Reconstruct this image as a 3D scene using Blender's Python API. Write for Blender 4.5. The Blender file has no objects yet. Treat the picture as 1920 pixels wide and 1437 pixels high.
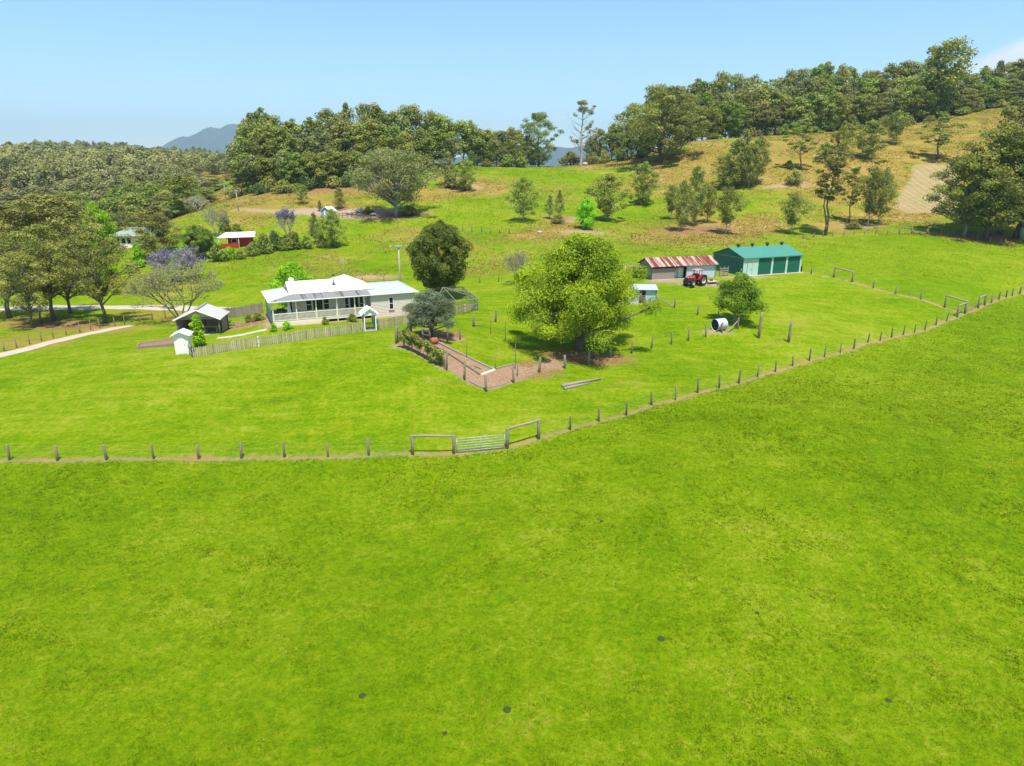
import bpy, math, random
import numpy as np
from mathutils import Vector, Matrix

SC = bpy.context.scene
COL = SC.collection
R = math.radians
F, CX, CY = 1280.0, 960.0, 718.5          # the lens in photograph pixels
PIT, CAMZ = R(17.5), 21.0

# ------------------------------------------------------------------ camera, world, sun, exposure
cam_d = bpy.data.cameras.new('camera')
cam = bpy.data.objects.new('camera', cam_d); COL.objects.link(cam)
cam_d.sensor_width = 36.0; cam_d.lens = 24.0; cam_d.clip_end = 40000; cam_d.clip_start = 0.5
cam.location = (0, 0, CAMZ); cam.rotation_euler = (R(90) - PIT, 0, 0)
SC.camera = cam
SUN = Vector((0.09, -0.36, 0.93)).normalized()
sun_d = bpy.data.lights.new('sun', 'SUN'); sun_d.energy = 5.0; sun_d.angle = R(0.5); sun_d.color = (1.0, 0.955, 0.88)
sun = bpy.data.objects.new('sun', sun_d); COL.objects.link(sun)
sun.rotation_euler = SUN.to_track_quat('Z', 'Y').to_euler(); sun.location = (0, 0, 120)
SC.view_settings.view_transform = 'Standard'; SC.view_settings.look = 'None'
SC.view_settings.gamma = 1.0; SC.view_settings.exposure = 0.62
SC.cycles.max_bounces = 8; SC.cycles.diffuse_bounces = 4; SC.cycles.transmission_bounces = 6
SC.cycles.transparent_max_bounces = 6; SC.cycles.volume_bounces = 0
SC.cycles.sample_clamp_indirect = 4.0

wd = bpy.data.worlds.new("World"); SC.world = wd; wd.use_nodes = True
wt = wd.node_tree; wn, wl = wt.nodes, wt.links
bg = wn['Background']; bg.inputs['Strength'].default_value = 0.115
sky = wn.new('ShaderNodeTexSky'); sky.sky_type = 'NISHITA'; sky.sun_disc = False
sky.sun_elevation = math.asin(SUN.z); sky.sun_rotation = math.atan2(SUN.x, SUN.y)
sky.altitude = 100; sky.air_density = 1.0; sky.dust_density = 0.0; sky.ozone_density = 3.0
def wmath(op, a, b=None, clamp=False):
    n = wn.new('ShaderNodeMath'); n.operation = op; n.use_clamp = clamp
    for i, s in enumerate((a, b)):
        if s is None: continue
        if isinstance(s, (int, float)): n.inputs[i].default_value = s
        else: wl.new(s, n.inputs[i])
    return n.outputs[0]
wtc = wn.new('ShaderNodeTexCoord'); wsep = wn.new('ShaderNodeSeparateXYZ'); wl.new(wtc.outputs['Generated'], wsep.inputs[0])
wy = wmath('MAXIMUM', wsep.outputs['Y'], 0.05)
az = wmath('DIVIDE', wsep.outputs['X'], wy); el = wmath('DIVIDE', wsep.outputs['Z'], wy)
wno = wn.new('ShaderNodeTexNoise'); wno.inputs['Scale'].default_value = 14; wno.inputs['Detail'].default_value = 5
wl.new(wtc.outputs['Generated'], wno.inputs['Vector'])
edge = wmath('ADD', wmath('MULTIPLY', wmath('SUBTRACT', az, 0.585), 0.42), 0.131)
edge = wmath('ADD', edge, wmath('MULTIPLY', wmath('SUBTRACT', wno.outputs['Fac'], 0.5), 0.02))
m1 = wmath('MULTIPLY', wmath('SUBTRACT', edge, el), 70.0, True)
m2 = wmath('MULTIPLY', wmath('SUBTRACT', az, 0.56), 14.0, True)
cm = wmath('MULTIPLY', wmath('MULTIPLY', m1, m2), 1.0)
wmix = wn.new('ShaderNodeMix'); wmix.data_type = 'RGBA'
tint = wn.new('ShaderNodeMix'); tint.data_type = 'RGBA'; tint.blend_type = 'MULTIPLY'; tint.inputs[0].default_value = 1
wl.new(sky.outputs[0], tint.inputs[6]); tg = wn.new('ShaderNodeMix'); tg.data_type = 'RGBA'; wl.new(wmath('MULTIPLY', el, 2.6, True), tg.inputs[0])
tg.inputs[6].default_value = (.96, 1.03, 1.16, 1); tg.inputs[7].default_value = (.74, 1.13, 1.18, 1); wl.new(tg.outputs[2], tint.inputs[7])
wl.new(cm, wmix.inputs[0]); wl.new(tint.outputs[2], wmix.inputs[6]); wmix.inputs[7].default_value = (5.9, 6.2, 6.5, 1)
wl.new(wmix.outputs[2], bg.inputs['Color'])

# ------------------------------------------------------------------ terrain function
def ray(px, py):
    x = (px - CX) / F; y = (CY - py) / F
    yc = math.cos(PIT) + y * math.sin(PIT); zc = -math.sin(PIT) + y * math.cos(PIT)
    return x / yc, zc / yc                     # dX/dY and dZ/dY along the sight line
CTRL_PX = [  # photograph x, y of a spot of ground and its distance
 (960,1437,19.7),(200,1437,19.7),(1720,1437,19.7),(0,1150,28.5),(1920,1150,28.5),(960,1150,28.5),
 (15,864,47),(370,860,47.3),(774,852,48),(950,840,49),(1070,806,51),(1225,759,57.5),(1385,719,65),(1480,690,72),(1600,654,80),
 (1734,619,92),(1800,594,98),(1900,556,113),(1920,700,71),(1920,600,97),(1500,800,51),
 (910,735,59),(743,643,68),(500,640,72),(350,672,66.5),(200,760,56),(500,740,58.5),(0,740,59.5),(0,680,70),(120,640,80),(200,606,93),(60,620,88),(0,577,106),
 (250,577,106),(420,580,104),(600,520,125),(480,478,152),(640,462,160),(800,540,112),(900,560,98),(1000,600,88),
 (740,408,190),(580,355,230),(450,366,235),(920,313,270),(1080,313,270),(890,436,165),(980,416,173),(1098,428,170),(1139,415,180),(1205,384,205),
 (1239,304,255),(1290,432,166),(1400,258,290),(1545,440,166),(1560,315,225),(1700,235,300),(1720,350,215),(1700,415,180),(1850,436,166),(1900,200,300),
 (1300,266,276),(1085,657,74),(1205,567,95),(1392,518,115),(1503,511,120),(1222,525,111),(1300,535,108),(1563,520,116),(1637,541,110),(1726,562,103),
 (1750,500,126),(1640,470,140),(1900,500,128),(1700,440,160),(1900,455,158),(1520,470,137),(1300,480,135),(1100,480,135),(1383,616,83),(1422,633,81),(1478,641,79),
 (1290,640,79),(1184,663,74),(250,463,175),(330,410,210),(200,466,235),(0,472,225),(100,420,300),(260,418,300),(430,370,258),(120,372,380),(300,372,380),(120,350,430),(0,345,430),(300,345,430),
 (200,318,640),(280,292,900),(0,303,850),(420,303,900),(700,300,330),(560,300,330),
]
CTRL_XYZ = [(-60,10,0),(60,10,0),(0,5,0),(-90,40,0),(-130,70,-1),(110,50,0),(140,90,1.5),(190,150,9),(220,230,32),(-200,200,-1),(-160,120,-1),
 (0,420,6),(80,420,12),(160,420,42),(260,420,52),(-60,420,14),(300,800,60),(60,800,-5),(-700,800,20),(900,800,50),(0,1200,-10),(-500,1300,5),(400,1200,10)]
pts = [(ray(a, b)[0] * d, d, CAMZ + ray(a, b)[1] * d) for a, b, d in CTRL_PX] + CTRL_XYZ
pts = np.array(pts, float)
def warp(x, y):
    yy = np.clip(y, 4, 1200)
    a = np.clip(x / (yy + 25), -1.7, 1.7) * 3.0
    return a, np.log(yy + 12) * 2.2
PA, PB = warp(pts[:, 0], pts[:, 1])
def tps(r2): return 0.5 * r2 * np.log(r2 + 1e-9)
n_ = len(pts)
K = tps((PA[:, None] - PA) ** 2 + (PB[:, None] - PB) ** 2) + np.eye(n_) * 0.004
Q = np.stack([np.ones(n_), PA, PB], 1)
sol = np.linalg.solve(np.block([[K, Q], [Q.T, np.zeros((3, 3))]]), np.concatenate([pts[:, 2], np.zeros(3)]))
PADS = []      # (x, y, flat radius, fade radius, z)
def H(x, y):
    x = np.asarray(x, float); y = np.asarray(y, float); shp = np.broadcast(x, y).shape
    x, y = np.broadcast_to(x, shp).ravel(), np.broadcast_to(y, shp).ravel()
    a, b = warp(x, y); out = np.empty(len(x))
    for i in range(0, len(x), 40000):
        s = slice(i, i + 40000)
        k = tps((a[s, None] - PA) ** 2 + (b[s, None] - PB) ** 2)
        out[s] = k @ sol[:n_] + sol[n_] + sol[n_ + 1] * a[s] + sol[n_ + 2] * b[s]
    far = np.clip((np.abs(y) + np.abs(x) - 1400) / 1500, 0, 1)
    out = out * (1 - far) - 20 * far
    back = np.clip((10 - y) / 40, 0, 1); out = out * (1 - back)
    out += 0.10 * np.sin(x * .31 + 1.3 * np.sin(y * .17)) * np.sin(y * .23 + .8) + 0.05 * np.sin(x * .9 + y * .4) * np.sin(y * .7 - x * .3)
    for (cx, cy, r0, r1, z) in PADS:
        t = np.clip((np.hypot(x - cx, y - cy) - r0) / (r1 - r0), 0, 1); t = t * t * (3 - 2 * t)
        out = z * (1 - t) + out * t
    return out.reshape(shp)
def h1(x, y): return float(H(np.array([x]), np.array([y]))[0])
YS = np.concatenate([np.arange(12, 330, .5), np.arange(330, 1000, 4)])
def hit(px, py):
    sx, sz = ray(px, py); f = CAMZ + sz * YS - H(sx * YS, YS)
    i = np.argmax(f < 0)
    if f[i] >= 0:
        i = int(np.argmin(f / YS)); y = YS[i]
    else:
        y0, y1 = YS[max(i - 1, 0)], YS[i]
        for _ in range(12):
            ym = .5 * (y0 + y1)
            if CAMZ + sz * ym - h1(sx * ym, ym) < 0: y1 = ym
            else: y0 = ym
        y = y1
    x = sx * y
    return Vector((x, y, h1(x, y)))
def depth(x, y, z): return y * math.cos(PIT) + (CAMZ - z) * math.sin(PIT)
def at(px, y):
    x = (px - CX) / F * y
    for _ in range(4):
        z = h1(x, y); x = (px - CX) / F * depth(x, y, z)
    return Vector((x, y, h1(x, y)))
def ztop(py, y): return CAMZ + ray(CX, py)[1] * y

# pads: house, sheds
HOUSE = Vector((-27.7, 77.0, 0)); HROT = R(24.5); HZ = 3.45
hc = HOUSE + Matrix.Rotation(HROT, 3, 'Z') @ Vector((8.8, 4.5, 0))
GS = hit(1392, 518); GROT = R(22.0)
OS_ = hit(1222, 525.4); OROT = R(16.0)
gc = GS + Matrix.Rotation(GROT, 3, 'Z') @ Vector((6, 4, 0)); oc = OS_ + Matrix.Rotation(OROT, 3, 'Z') @ Vector((6, 2.2, 0))
GZ = GS.z; OZ = OS_.z
PADS += [(hc.x, hc.y, 8.5, 14, HZ), (gc.x, gc.y, 8, 13, GZ), (oc.x, oc.y, 7, 11, OZ)]
GS.z = GZ; OS_.z = OZ

# ------------------------------------------------------------------ materials
def nodes_of(m):
    m.use_nodes = True; return m.node_tree.nodes, m.node_tree.links
def bsdf(m): return m.node_tree.nodes['Principled BSDF']
class NG:
    def __init__(s, name):
        s.m = bpy.data.materials.new(name); s.n, s.l = nodes_of(s.m); s.b = bsdf(s.m)
        s.b.inputs['Roughness'].default_value = .8; s.b.inputs['Specular IOR Level'].default_value = .2
    def put(s, sock, v):
        if hasattr(v, 'is_linked') or hasattr(v, 'links'): s.l.new(v, sock)
        elif isinstance(v, (tuple, list)) and len(v) == 3 and sock.type == 'RGBA': sock.default_value = (*v, 1)
        else: sock.default_value = v
    def math(s, op, a, b=0.0, clamp=False):
        n = s.n.new('ShaderNodeMath'); n.operation = op; n.use_clamp = clamp
        s.put(n.inputs[0], a); s.put(n.inputs[1], b); return n.outputs[0]
    def mix(s, f, a, b, mode='MIX'):
        n = s.n.new('ShaderNodeMix'); n.data_type = 'RGBA'; n.blend_type = mode
        s.put(n.inputs[0], f); s.put(n.inputs[6], a); s.put(n.inputs[7], b); return n.outputs[2]
    def noise(s, scale, detail=4, vec=None, rough=.55):
        n = s.n.new('ShaderNodeTexNoise'); n.inputs['Scale'].default_value = scale; n.inputs['Detail'].default_value = detail
        n.inputs['Roughness'].default_value = rough
        if vec is not None: s.l.new(vec, n.inputs['Vector'])
        return n.outputs['Fac']
    def ramp(s, f, stops):
        n = s.n.new('ShaderNodeValToRGB'); e = n.color_ramp.elements
        while len(e) < len(stops): e.new(.5)
        for k, (p, c) in enumerate(stops): e[k].position = p; e[k].color = (*c, 1) if len(c) == 3 else c
        s.put(n.inputs[0], f); return n.outputs['Color']
    def attr(s, name):
        n = s.n.new('ShaderNodeAttribute'); n.attribute_name = name; return n.outputs['Fac']
    def pos(s, scale=None, obj=False, rotz=0):
        if obj: o = s.n.new('ShaderNodeTexCoord').outputs['Object']
        else: o = s.n.new('ShaderNodeNewGeometry').outputs['Position']
        if scale is None: return o
        mp = s.n.new('ShaderNodeMapping'); s.l.new(o, mp.inputs[0]); mp.inputs['Scale'].default_value = scale
        mp.inputs['Rotation'].default_value = (0, 0, rotz); return mp.outputs[0]
    def bump(s, h, strength, dist):
        n = s.n.new('ShaderNodeBump'); n.inputs['Strength'].default_value = strength; n.inputs['Distance'].default_value = dist
        s.l.new(h, n.inputs['Height']); s.l.new(n.outputs[0], s.b.inputs['Normal'])
    def color(s, c): s.put(s.b.inputs['Base Color'], c)

def plain(name, c, rough=.7, metal=0.0, var=.25, scale=1.5, spec=.25):
    g = NG(name); n = g.noise(scale, 5, g.pos(obj=True))
    g.color(g.mix(g.math('MULTIPLY', n, 1.0), tuple(x * (1 - var) for x in c), tuple(min(1, x * (1 + var)) for x in c)))
    g.b.inputs['Roughness'].default_value = rough; g.b.inputs['Metallic'].default_value = metal
    g.b.inputs['Specular IOR Level'].default_value = spec
    return g.m
def wood(name, c1, c2, along=2):
    g = NG(name); sc = [9, 9, 9]; sc[along] = 1.1
    n = g.noise(1.0, 6, g.pos(tuple(sc), obj=True)); n2 = g.noise(1.2, 3, g.pos(obj=True))
    isl = g.n.new('ShaderNodeNewGeometry').outputs['Random Per Island']
    g.color(g.mix(g.math('ADD', g.math('MULTIPLY', n, .5), g.math('ADD', g.math('MULTIPLY', n2, .2), g.math('MULTIPLY', isl, .34))), c1, c2)); g.bump(n, .6, .02)
    return g.m
def iron(name, c1, c2, axis='X', pitch=.15, rust=None, rustamt=.5, streak=(3, .3, 3), rough=.5):
    """corrugated or profiled sheet: ribs across `axis` in object space, with weathering"""
    g = NG(name); w = g.n.new('ShaderNodeTexWave'); w.bands_direction = axis; w.inputs['Scale'].default_value = .314 / pitch
    g.l.new(g.pos(obj=True), w.inputs['Vector'])
    n = g.noise(1.0, 5, g.pos(streak, obj=True)); c = g.mix(n, c1, c2)
    if rust:
        st = g.noise(1.0, 4, g.pos(tuple(v * 1.0 for v in streak), obj=True), .7)
        f = g.math('MULTIPLY', g.math('SUBTRACT', st, 1 - rustamt), 14.0, True)
        c = g.mix(f, c, rust)
    g.color(c); g.bump(w.outputs['Fac'], .5, .03); g.b.inputs['Roughness'].default_value = rough
    return g.m
def leafmat(name, c1, c2, trans=.34, k=2.25, spec=.25):
    c1 = tuple(v * k for v in c1); c2 = tuple(v * k for v in c2)
    g = NG(name); t = g.attr('tint')
    oi = g.n.new('ShaderNodeObjectInfo')
    c = g.mix(t, c1, c2)
    hs = g.n.new('ShaderNodeHueSaturation'); g.l.new(c, hs.inputs['Color'])
    g.l.new(g.math('ADD', g.math('MULTIPLY', oi.outputs['Random'], .03), .483), hs.inputs['Hue'])
    g.l.new(g.math('ADD', g.math('MULTIPLY', oi.outputs['Random'], .4), .82), hs.inputs['Value'])
    g.color(hs.outputs[0]); g.b.inputs['Roughness'].default_value = .6; g.b.inputs['Specular IOR Level'].default_value = spec
    tr = g.n.new('ShaderNodeBsdfTranslucent'); g.l.new(hs.outputs[0], tr.inputs['Color'])
    mx = g.n.new('ShaderNodeMixShader'); mx.inputs[0].default_value = trans
    g.l.new(g.b.outputs[0], mx.inputs[1]); g.l.new(tr.outputs[0], mx.inputs[2])
    g.l.new(mx.outputs[0], g.n['Material Output'].inputs['Surface'])
    return g.m
M = {}
M['white'] = plain('white_paint', (.82, .77, .71), .5, var=.04)
M['cream'] = plain('cream_paint', (.76, .70, .52), .55, var=.06)
M['wall'] = iron('weatherboard', (.60, .50, .42), (.68, .58, .49), 'Z', .18, streak=(.6, .6, 2), rough=.7)
M['wallgreen'] = plain('grey_green_panel', (.30, .38, .34), .7, var=.15)
M['wroof'] = iron('white_roof', (.76, .76, .76), (.83, .83, .82), 'X', .2, streak=(2, .4, .4), rough=.45)
M['vroof'] = iron('grey_roof', (.19, .18, .17), (.26, .25, .24), 'X', .2, rust=(.095, .085, .08), rustamt=.46, streak=(2.2, .08, .08))
M['vroofl'] = iron('pale_roof', (.42, .395, .375), (.50, .47, .45), 'Y', .2, streak=(.4, 2, .4))
M['wvroof'] = iron('pale_wing_roof', (.36, .38, .40), (.46, .48, .49), 'X', .2, streak=(2, .2, .2))
M['glass'] = plain('dark_glass', (.015, .018, .024), .08, var=.3, spec=.6)
M['dark'] = plain('shade_black', (.02, .02, .02), .9)  # near-black that stands in for shade in gaps, openings and under eaves
M['charcoal'] = plain('charcoal', (.05, .05, .055), .7)
M['steel'] = plain('galvanised', (.38, .39, .39), .6, .2, var=.15)
M['timber'] = wood('weathered_timber', (.10, .074, .055), (.36, .285, .215))
M['timberd'] = wood('dark_timber', (.06, .048, .038), (.22, .185, .15))
M['timberx'] = wood('grey_rail_timber', (.15, .122, .095), (.38, .32, .26), 0)
M['picket'] = wood('grey_picket', (.10, .07, .045), (.66, .55, .41))
M['greensheet'] = iron('dark_green_sheet', (.035, .12, .092), (.045, .14, .108), 'Y', .2, rough=.5)
M['palegreen'] = iron('pale_green_sheet', (.36, .52, .42), (.42, .57, .47), 'X', .2, rough=.55)
M['greenroof'] = iron('green_roof', (.060, .215, .160), (.075, .24, .18), 'X', .25, rough=.45)
M['greendoor'] = iron('green_roller_door', (.008, .10, .058), (.012, .12, .07), 'Z', .12, rough=.5)
M['rustroof'] = iron('rusty_roof', (.36, .25, .19), (.52, .43, .37), 'X', .15, rust=(.17, .035, .022), rustamt=.56, streak=(3.6, .16, .16), rough=.7)
M['oldiron'] = iron('blue_grey_iron', (.34, .42, .47), (.56, .62, .66), 'Z', .14, rust=(.30, .27, .25), rustamt=.40, streak=(.5, .5, 2.2), rough=.5)
M['paleiron'] = iron('pale_blue_iron', (.38, .46, .51), (.55, .61, .65), 'X', .12, streak=(.5, .5, 1.6), rough=.45)
M['slab'] = wood('slab_boards', (.17, .13, .10), (.36, .30, .24))
M['red'] = plain('red_tractor_paint', (.40, .013, .017), .38, var=.15, spec=.5)
M['canopy'] = plain('faded_pink_canopy', (.42, .23, .22), .6, var=.15, scale=3)
M['tyre'] = plain('tyre_rubber', (.025, .024, .022), .9)
M['rim'] = plain('dusty_rim', (.50, .47, .42), .6, var=.2)
M['terracotta'] = plain('rusty_orange', (.30, .11, .055), .8, var=.35, scale=5)
M['redpaint'] = plain('red_wall_paint', (.45, .03, .02), .6)
M['bluepaint'] = plain('blue_wall_paint', (.16, .30, .55), .6)
M['palegreenroof'] = iron('pale_green_roof', (.22, .28, .23), (.30, .35, .30), 'X', .2)
M['road'] = plain('gravel', (.43, .355, .275), .95, var=.14, scale=.8)
M['path'] = plain('concrete_path', (.42, .36, .30), .9, var=.15)
M['brick'] = plain('brick_edge', (.42, .25, .18), .9, var=.4, scale=9)
M['mulch'] = plain('mulch', (.24, .135, .09), .95, var=.5, scale=6)
M['netting'] = plain('pale_netting', (.27, .25, .22), .9)
M['stone'] = plain('grey_rock', (.36, .33, .30), .9, var=.4, scale=4)
M['dung'] = plain('dry_dung', (.040, .055, .010), .95, var=.4, scale=8)
M['wire'] = plain('fence_wire', (.35, .34, .32), .5, .3)
M['bark'] = wood('bark', (.07, .055, .045), (.22, .18, .145))
M['barkpale'] = wood('pale_bark', (.26, .23, .20), (.55, .50, .45))
M['barkgrey'] = wood('grey_bark', (.16, .14, .12), (.40, .36, .32))
L = {
 'gum': leafmat('gum_leaves', (.046, .057, .010), (.182, .200, .034)),
 'gumgrey': leafmat('grey_gum_leaves', (.048, .057, .015), (.165, .172, .052)),
 'gumbrown': leafmat('olive_gum_leaves', (.050, .052, .011), (.188, .176, .040)),
 'leafy': leafmat('fresh_green_leaves', (.040, .095, .005), (.150, .225, .012)),
 'green': leafmat('mid_green_leaves', (.040, .058, .008), (.155, .182, .026)),
 'lime': leafmat('lime_leaves', (.040, .074, .002), (.200, .228, .006), .35),
 'bright': leafmat('bright_green_leaves', (.06, .145, .004), (.19, .31, .008), .4),
 'dark': leafmat('dark_leaves', (.022, .042, .010), (.085, .12, .03)),
 'round': leafmat('glossy_leaves', (.024, .050, .006), (.125, .145, .016)),
 'silver': leafmat('silver_green_leaves', (.034, .050, .020), (.13, .155, .085)),
 'purple': leafmat('purple_blossom', (.075, .068, .088), (.140, .122, .172)),
 'sparse': leafmat('new_pale_leaves', (.10, .10, .03), (.20, .20, .07), .4),
 'far': leafmat('far_gum_leaves', (.042, .044, .014), (.175, .160, .060)),
 'vine': leafmat('vine_leaves', (.05, .075, .01), (.18, .20, .035)),
}

# ground -----------------------------------------------------------------
g = NG('pasture'); P0 = g.pos()
nl = g.noise(.035, 5, P0); nm = g.noise(.22, 6, P0, .65); nf = g.noise(2.6, 6, P0, .7)
nst = g.noise(1.0, 6, g.pos((.16, .95, .6), rotz=R(-14)), .68)
nw0 = g.noise(.9, 6, P0, .75)
rough = g.attr('rough'); dry = g.attr('dry'); soil = g.attr('soil'); lit = g.attr('litter'); plough = g.attr('plough')
sel = g.math('ADD', g.math('MULTIPLY', nl, .40), g.math('ADD', g.math('MULTIPLY', nm, .26), g.math('ADD', g.math('MULTIPLY', nf, .22), g.math('MULTIPLY', nst, .14))))
sel = g.math('ADD', sel, g.math('MULTIPLY', rough, g.math('ADD', .03, g.math('MULTIPLY', g.math('SUBTRACT', g.math('ADD', nst, g.math('MULTIPLY', nw0, .8)), .9), .30))))
nh = g.noise(.09, 6, P0, .72)
nw = g.noise(.6, 5, P0, .75)
sel = g.math('ADD', .5, g.math('MULTIPLY', g.math('SUBTRACT', g.math('ADD', g.math('MULTIPLY', sel, .6), g.math('ADD', g.math('MULTIPLY', nw, .22), g.math('MULTIPLY', nh, .18))), .503), 1.55))
nz = g.noise(7.0, 6, P0, .8)
sel = g.math('ADD', sel, g.math('ADD', g.math('MULTIPLY', g.math('SUBTRACT', nf, .5), .42), g.math('MULTIPLY', g.math('SUBTRACT', nz, .5), .5)))
grass = g.ramp(sel, [(.30, (.064, .128, 0)), (.44, (.112, .197, .001)), (.56, (.170, .238, .003)), (.70, (.262, .286, .028))])
drym = g.math('ADD', dry, g.math('MULTIPLY', g.math('SUBTRACT', g.math('ADD', nm, g.math('MULTIPLY', nf, .7)), .85), 1.1))
drym = g.math('ADD', drym, g.math('MULTIPLY', g.math('SUBTRACT', nh, .5), 1.6))
drym = g.math('MULTIPLY', g.math('SUBTRACT', drym, .24), 1.2, True)
drym = g.math('MULTIPLY', drym, g.math('MULTIPLY', dry, 4.0, True))
dsel = g.math('ADD', .5, g.math('MULTIPLY', g.math('SUBTRACT', g.math('ADD', g.math('MULTIPLY', nw, .5), g.math('MULTIPLY', nh, .5)), .5), 2.6), True)
dcol = g.ramp(dsel, [(.1, (.135, .130, .015)), (.4, (.235, .185, .030)), (.65, (.30, .20, .050)), (.9, (.38, .29, .10))])
c = g.mix(drym, grass, dcol)
sm = g.math('MULTIPLY', g.math('ADD', soil, g.math('MULTIPLY', g.math('SUBTRACT', nf, .5), .9)), 1.5, True)
sm = g.math('MULTIPLY', sm, g.math('MULTIPLY', soil, 5.0, True))
c = g.mix(sm, c, g.mix(nw, (.25, .155, .095), (.46, .33, .23)))
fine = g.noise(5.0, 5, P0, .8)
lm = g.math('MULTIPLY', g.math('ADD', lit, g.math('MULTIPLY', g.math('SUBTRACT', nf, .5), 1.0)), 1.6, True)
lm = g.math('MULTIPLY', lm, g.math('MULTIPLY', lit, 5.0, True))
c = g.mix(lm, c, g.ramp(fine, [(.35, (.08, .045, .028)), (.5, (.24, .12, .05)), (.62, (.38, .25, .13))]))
pw = g.n.new('ShaderNodeTexWave'); pw.wave_type = 'BANDS'; pw.bands_direction = 'X'; pw.inputs['Scale'].default_value = .14; pw.inputs['Distortion'].default_value = 9.0
pw.inputs['Detail'].default_value = 2; pw.inputs['Detail Scale'].default_value = .35; g.l.new(P0, pw.inputs['Vector'])
c = g.mix(g.math('MULTIPLY', g.math('ADD', plough, g.math('MULTIPLY', g.math('SUBTRACT', nw, .62), 1.5)), g.math('MULTIPLY', plough, 1.6, True), True), c, g.mix(pw.outputs['Fac'], (.30, .22, .12), (.36, .27, .15)))
g.color(c); g.b.inputs['Roughness'].default_value = .95; g.b.inputs['Specular IOR Level'].default_value = .05
g.bump(g.math('ADD', nf, g.math('MULTIPLY', fine, .6)), .9, .16)
M['pasture'] = g.m
g = NG('distant_forest'); P0 = g.pos(); v = g.n.new('ShaderNodeTexVoronoi'); v.inputs['Scale'].default_value = .03; g.l.new(P0, v.inputs['Vector'])
g.color(g.mix(g.noise(.01, 5, P0), (.012, .026, .022), (.035, .055, .045))); g.bump(v.outputs['Distance'], 1.0, 18); g.b.inputs['Roughness'].default_value = 1.0
M['mountain'] = g.m

def vnoise(x, y, sc, seed=0):
    x = np.asarray(x) / sc + 1000; y = np.asarray(y) / sc + 1000; xi = np.floor(x).astype(np.int64); yi = np.floor(y).astype(np.int64); fx, fy = x - xi, y - yi
    fx, fy = fx * fx * (3 - 2 * fx), fy * fy * (3 - 2 * fy)
    def hs(a, b):
        h = (a * 374761393 + b * 668265263 + seed * 1442695041) & 0xffffffff; h = ((h ^ (h >> 13)) * 1274126177) & 0xffffffff
        return ((h ^ (h >> 16)) & 0xffff) / 65535.0
    return (hs(xi, yi) * (1 - fx) + hs(xi + 1, yi) * fx) * (1 - fy) + (hs(xi, yi + 1) * (1 - fx) + hs(xi + 1, yi + 1) * fx) * fy
# ------------------------------------------------------------------ mesh helpers
def link(name, me, mat=None, parent=None):
    o = bpy.data.objects.new(name, me); COL.objects.link(o)
    if mat is not None and not me.materials: me.materials.append(mat)
    if parent is not None: o.parent = parent
    return o
def mesh_np(name, v, quads=None, tris=None):
    me = bpy.data.meshes.new(name); v = np.asarray(v, np.float32)
    me.vertices.add(len(v)); me.vertices.foreach_set('co', v.ravel())
    loops, starts = [], []; off = 0
    for fa in (quads, tris):
        if fa is None or not len(fa): continue
        fa = np.asarray(fa, np.int32); k = fa.shape[1]
        loops.append(fa.ravel()); starts.append(off + np.arange(len(fa)) * k); off += fa.size
    loops = np.concatenate(loops); starts = np.concatenate(starts)
    me.loops.add(len(loops)); me.loops.foreach_set('vertex_index', loops)
    me.polygons.add(len(starts)); me.polygons.foreach_set('loop_start', starts.astype(np.int32))
    me.update(calc_edges=True); return me
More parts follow.
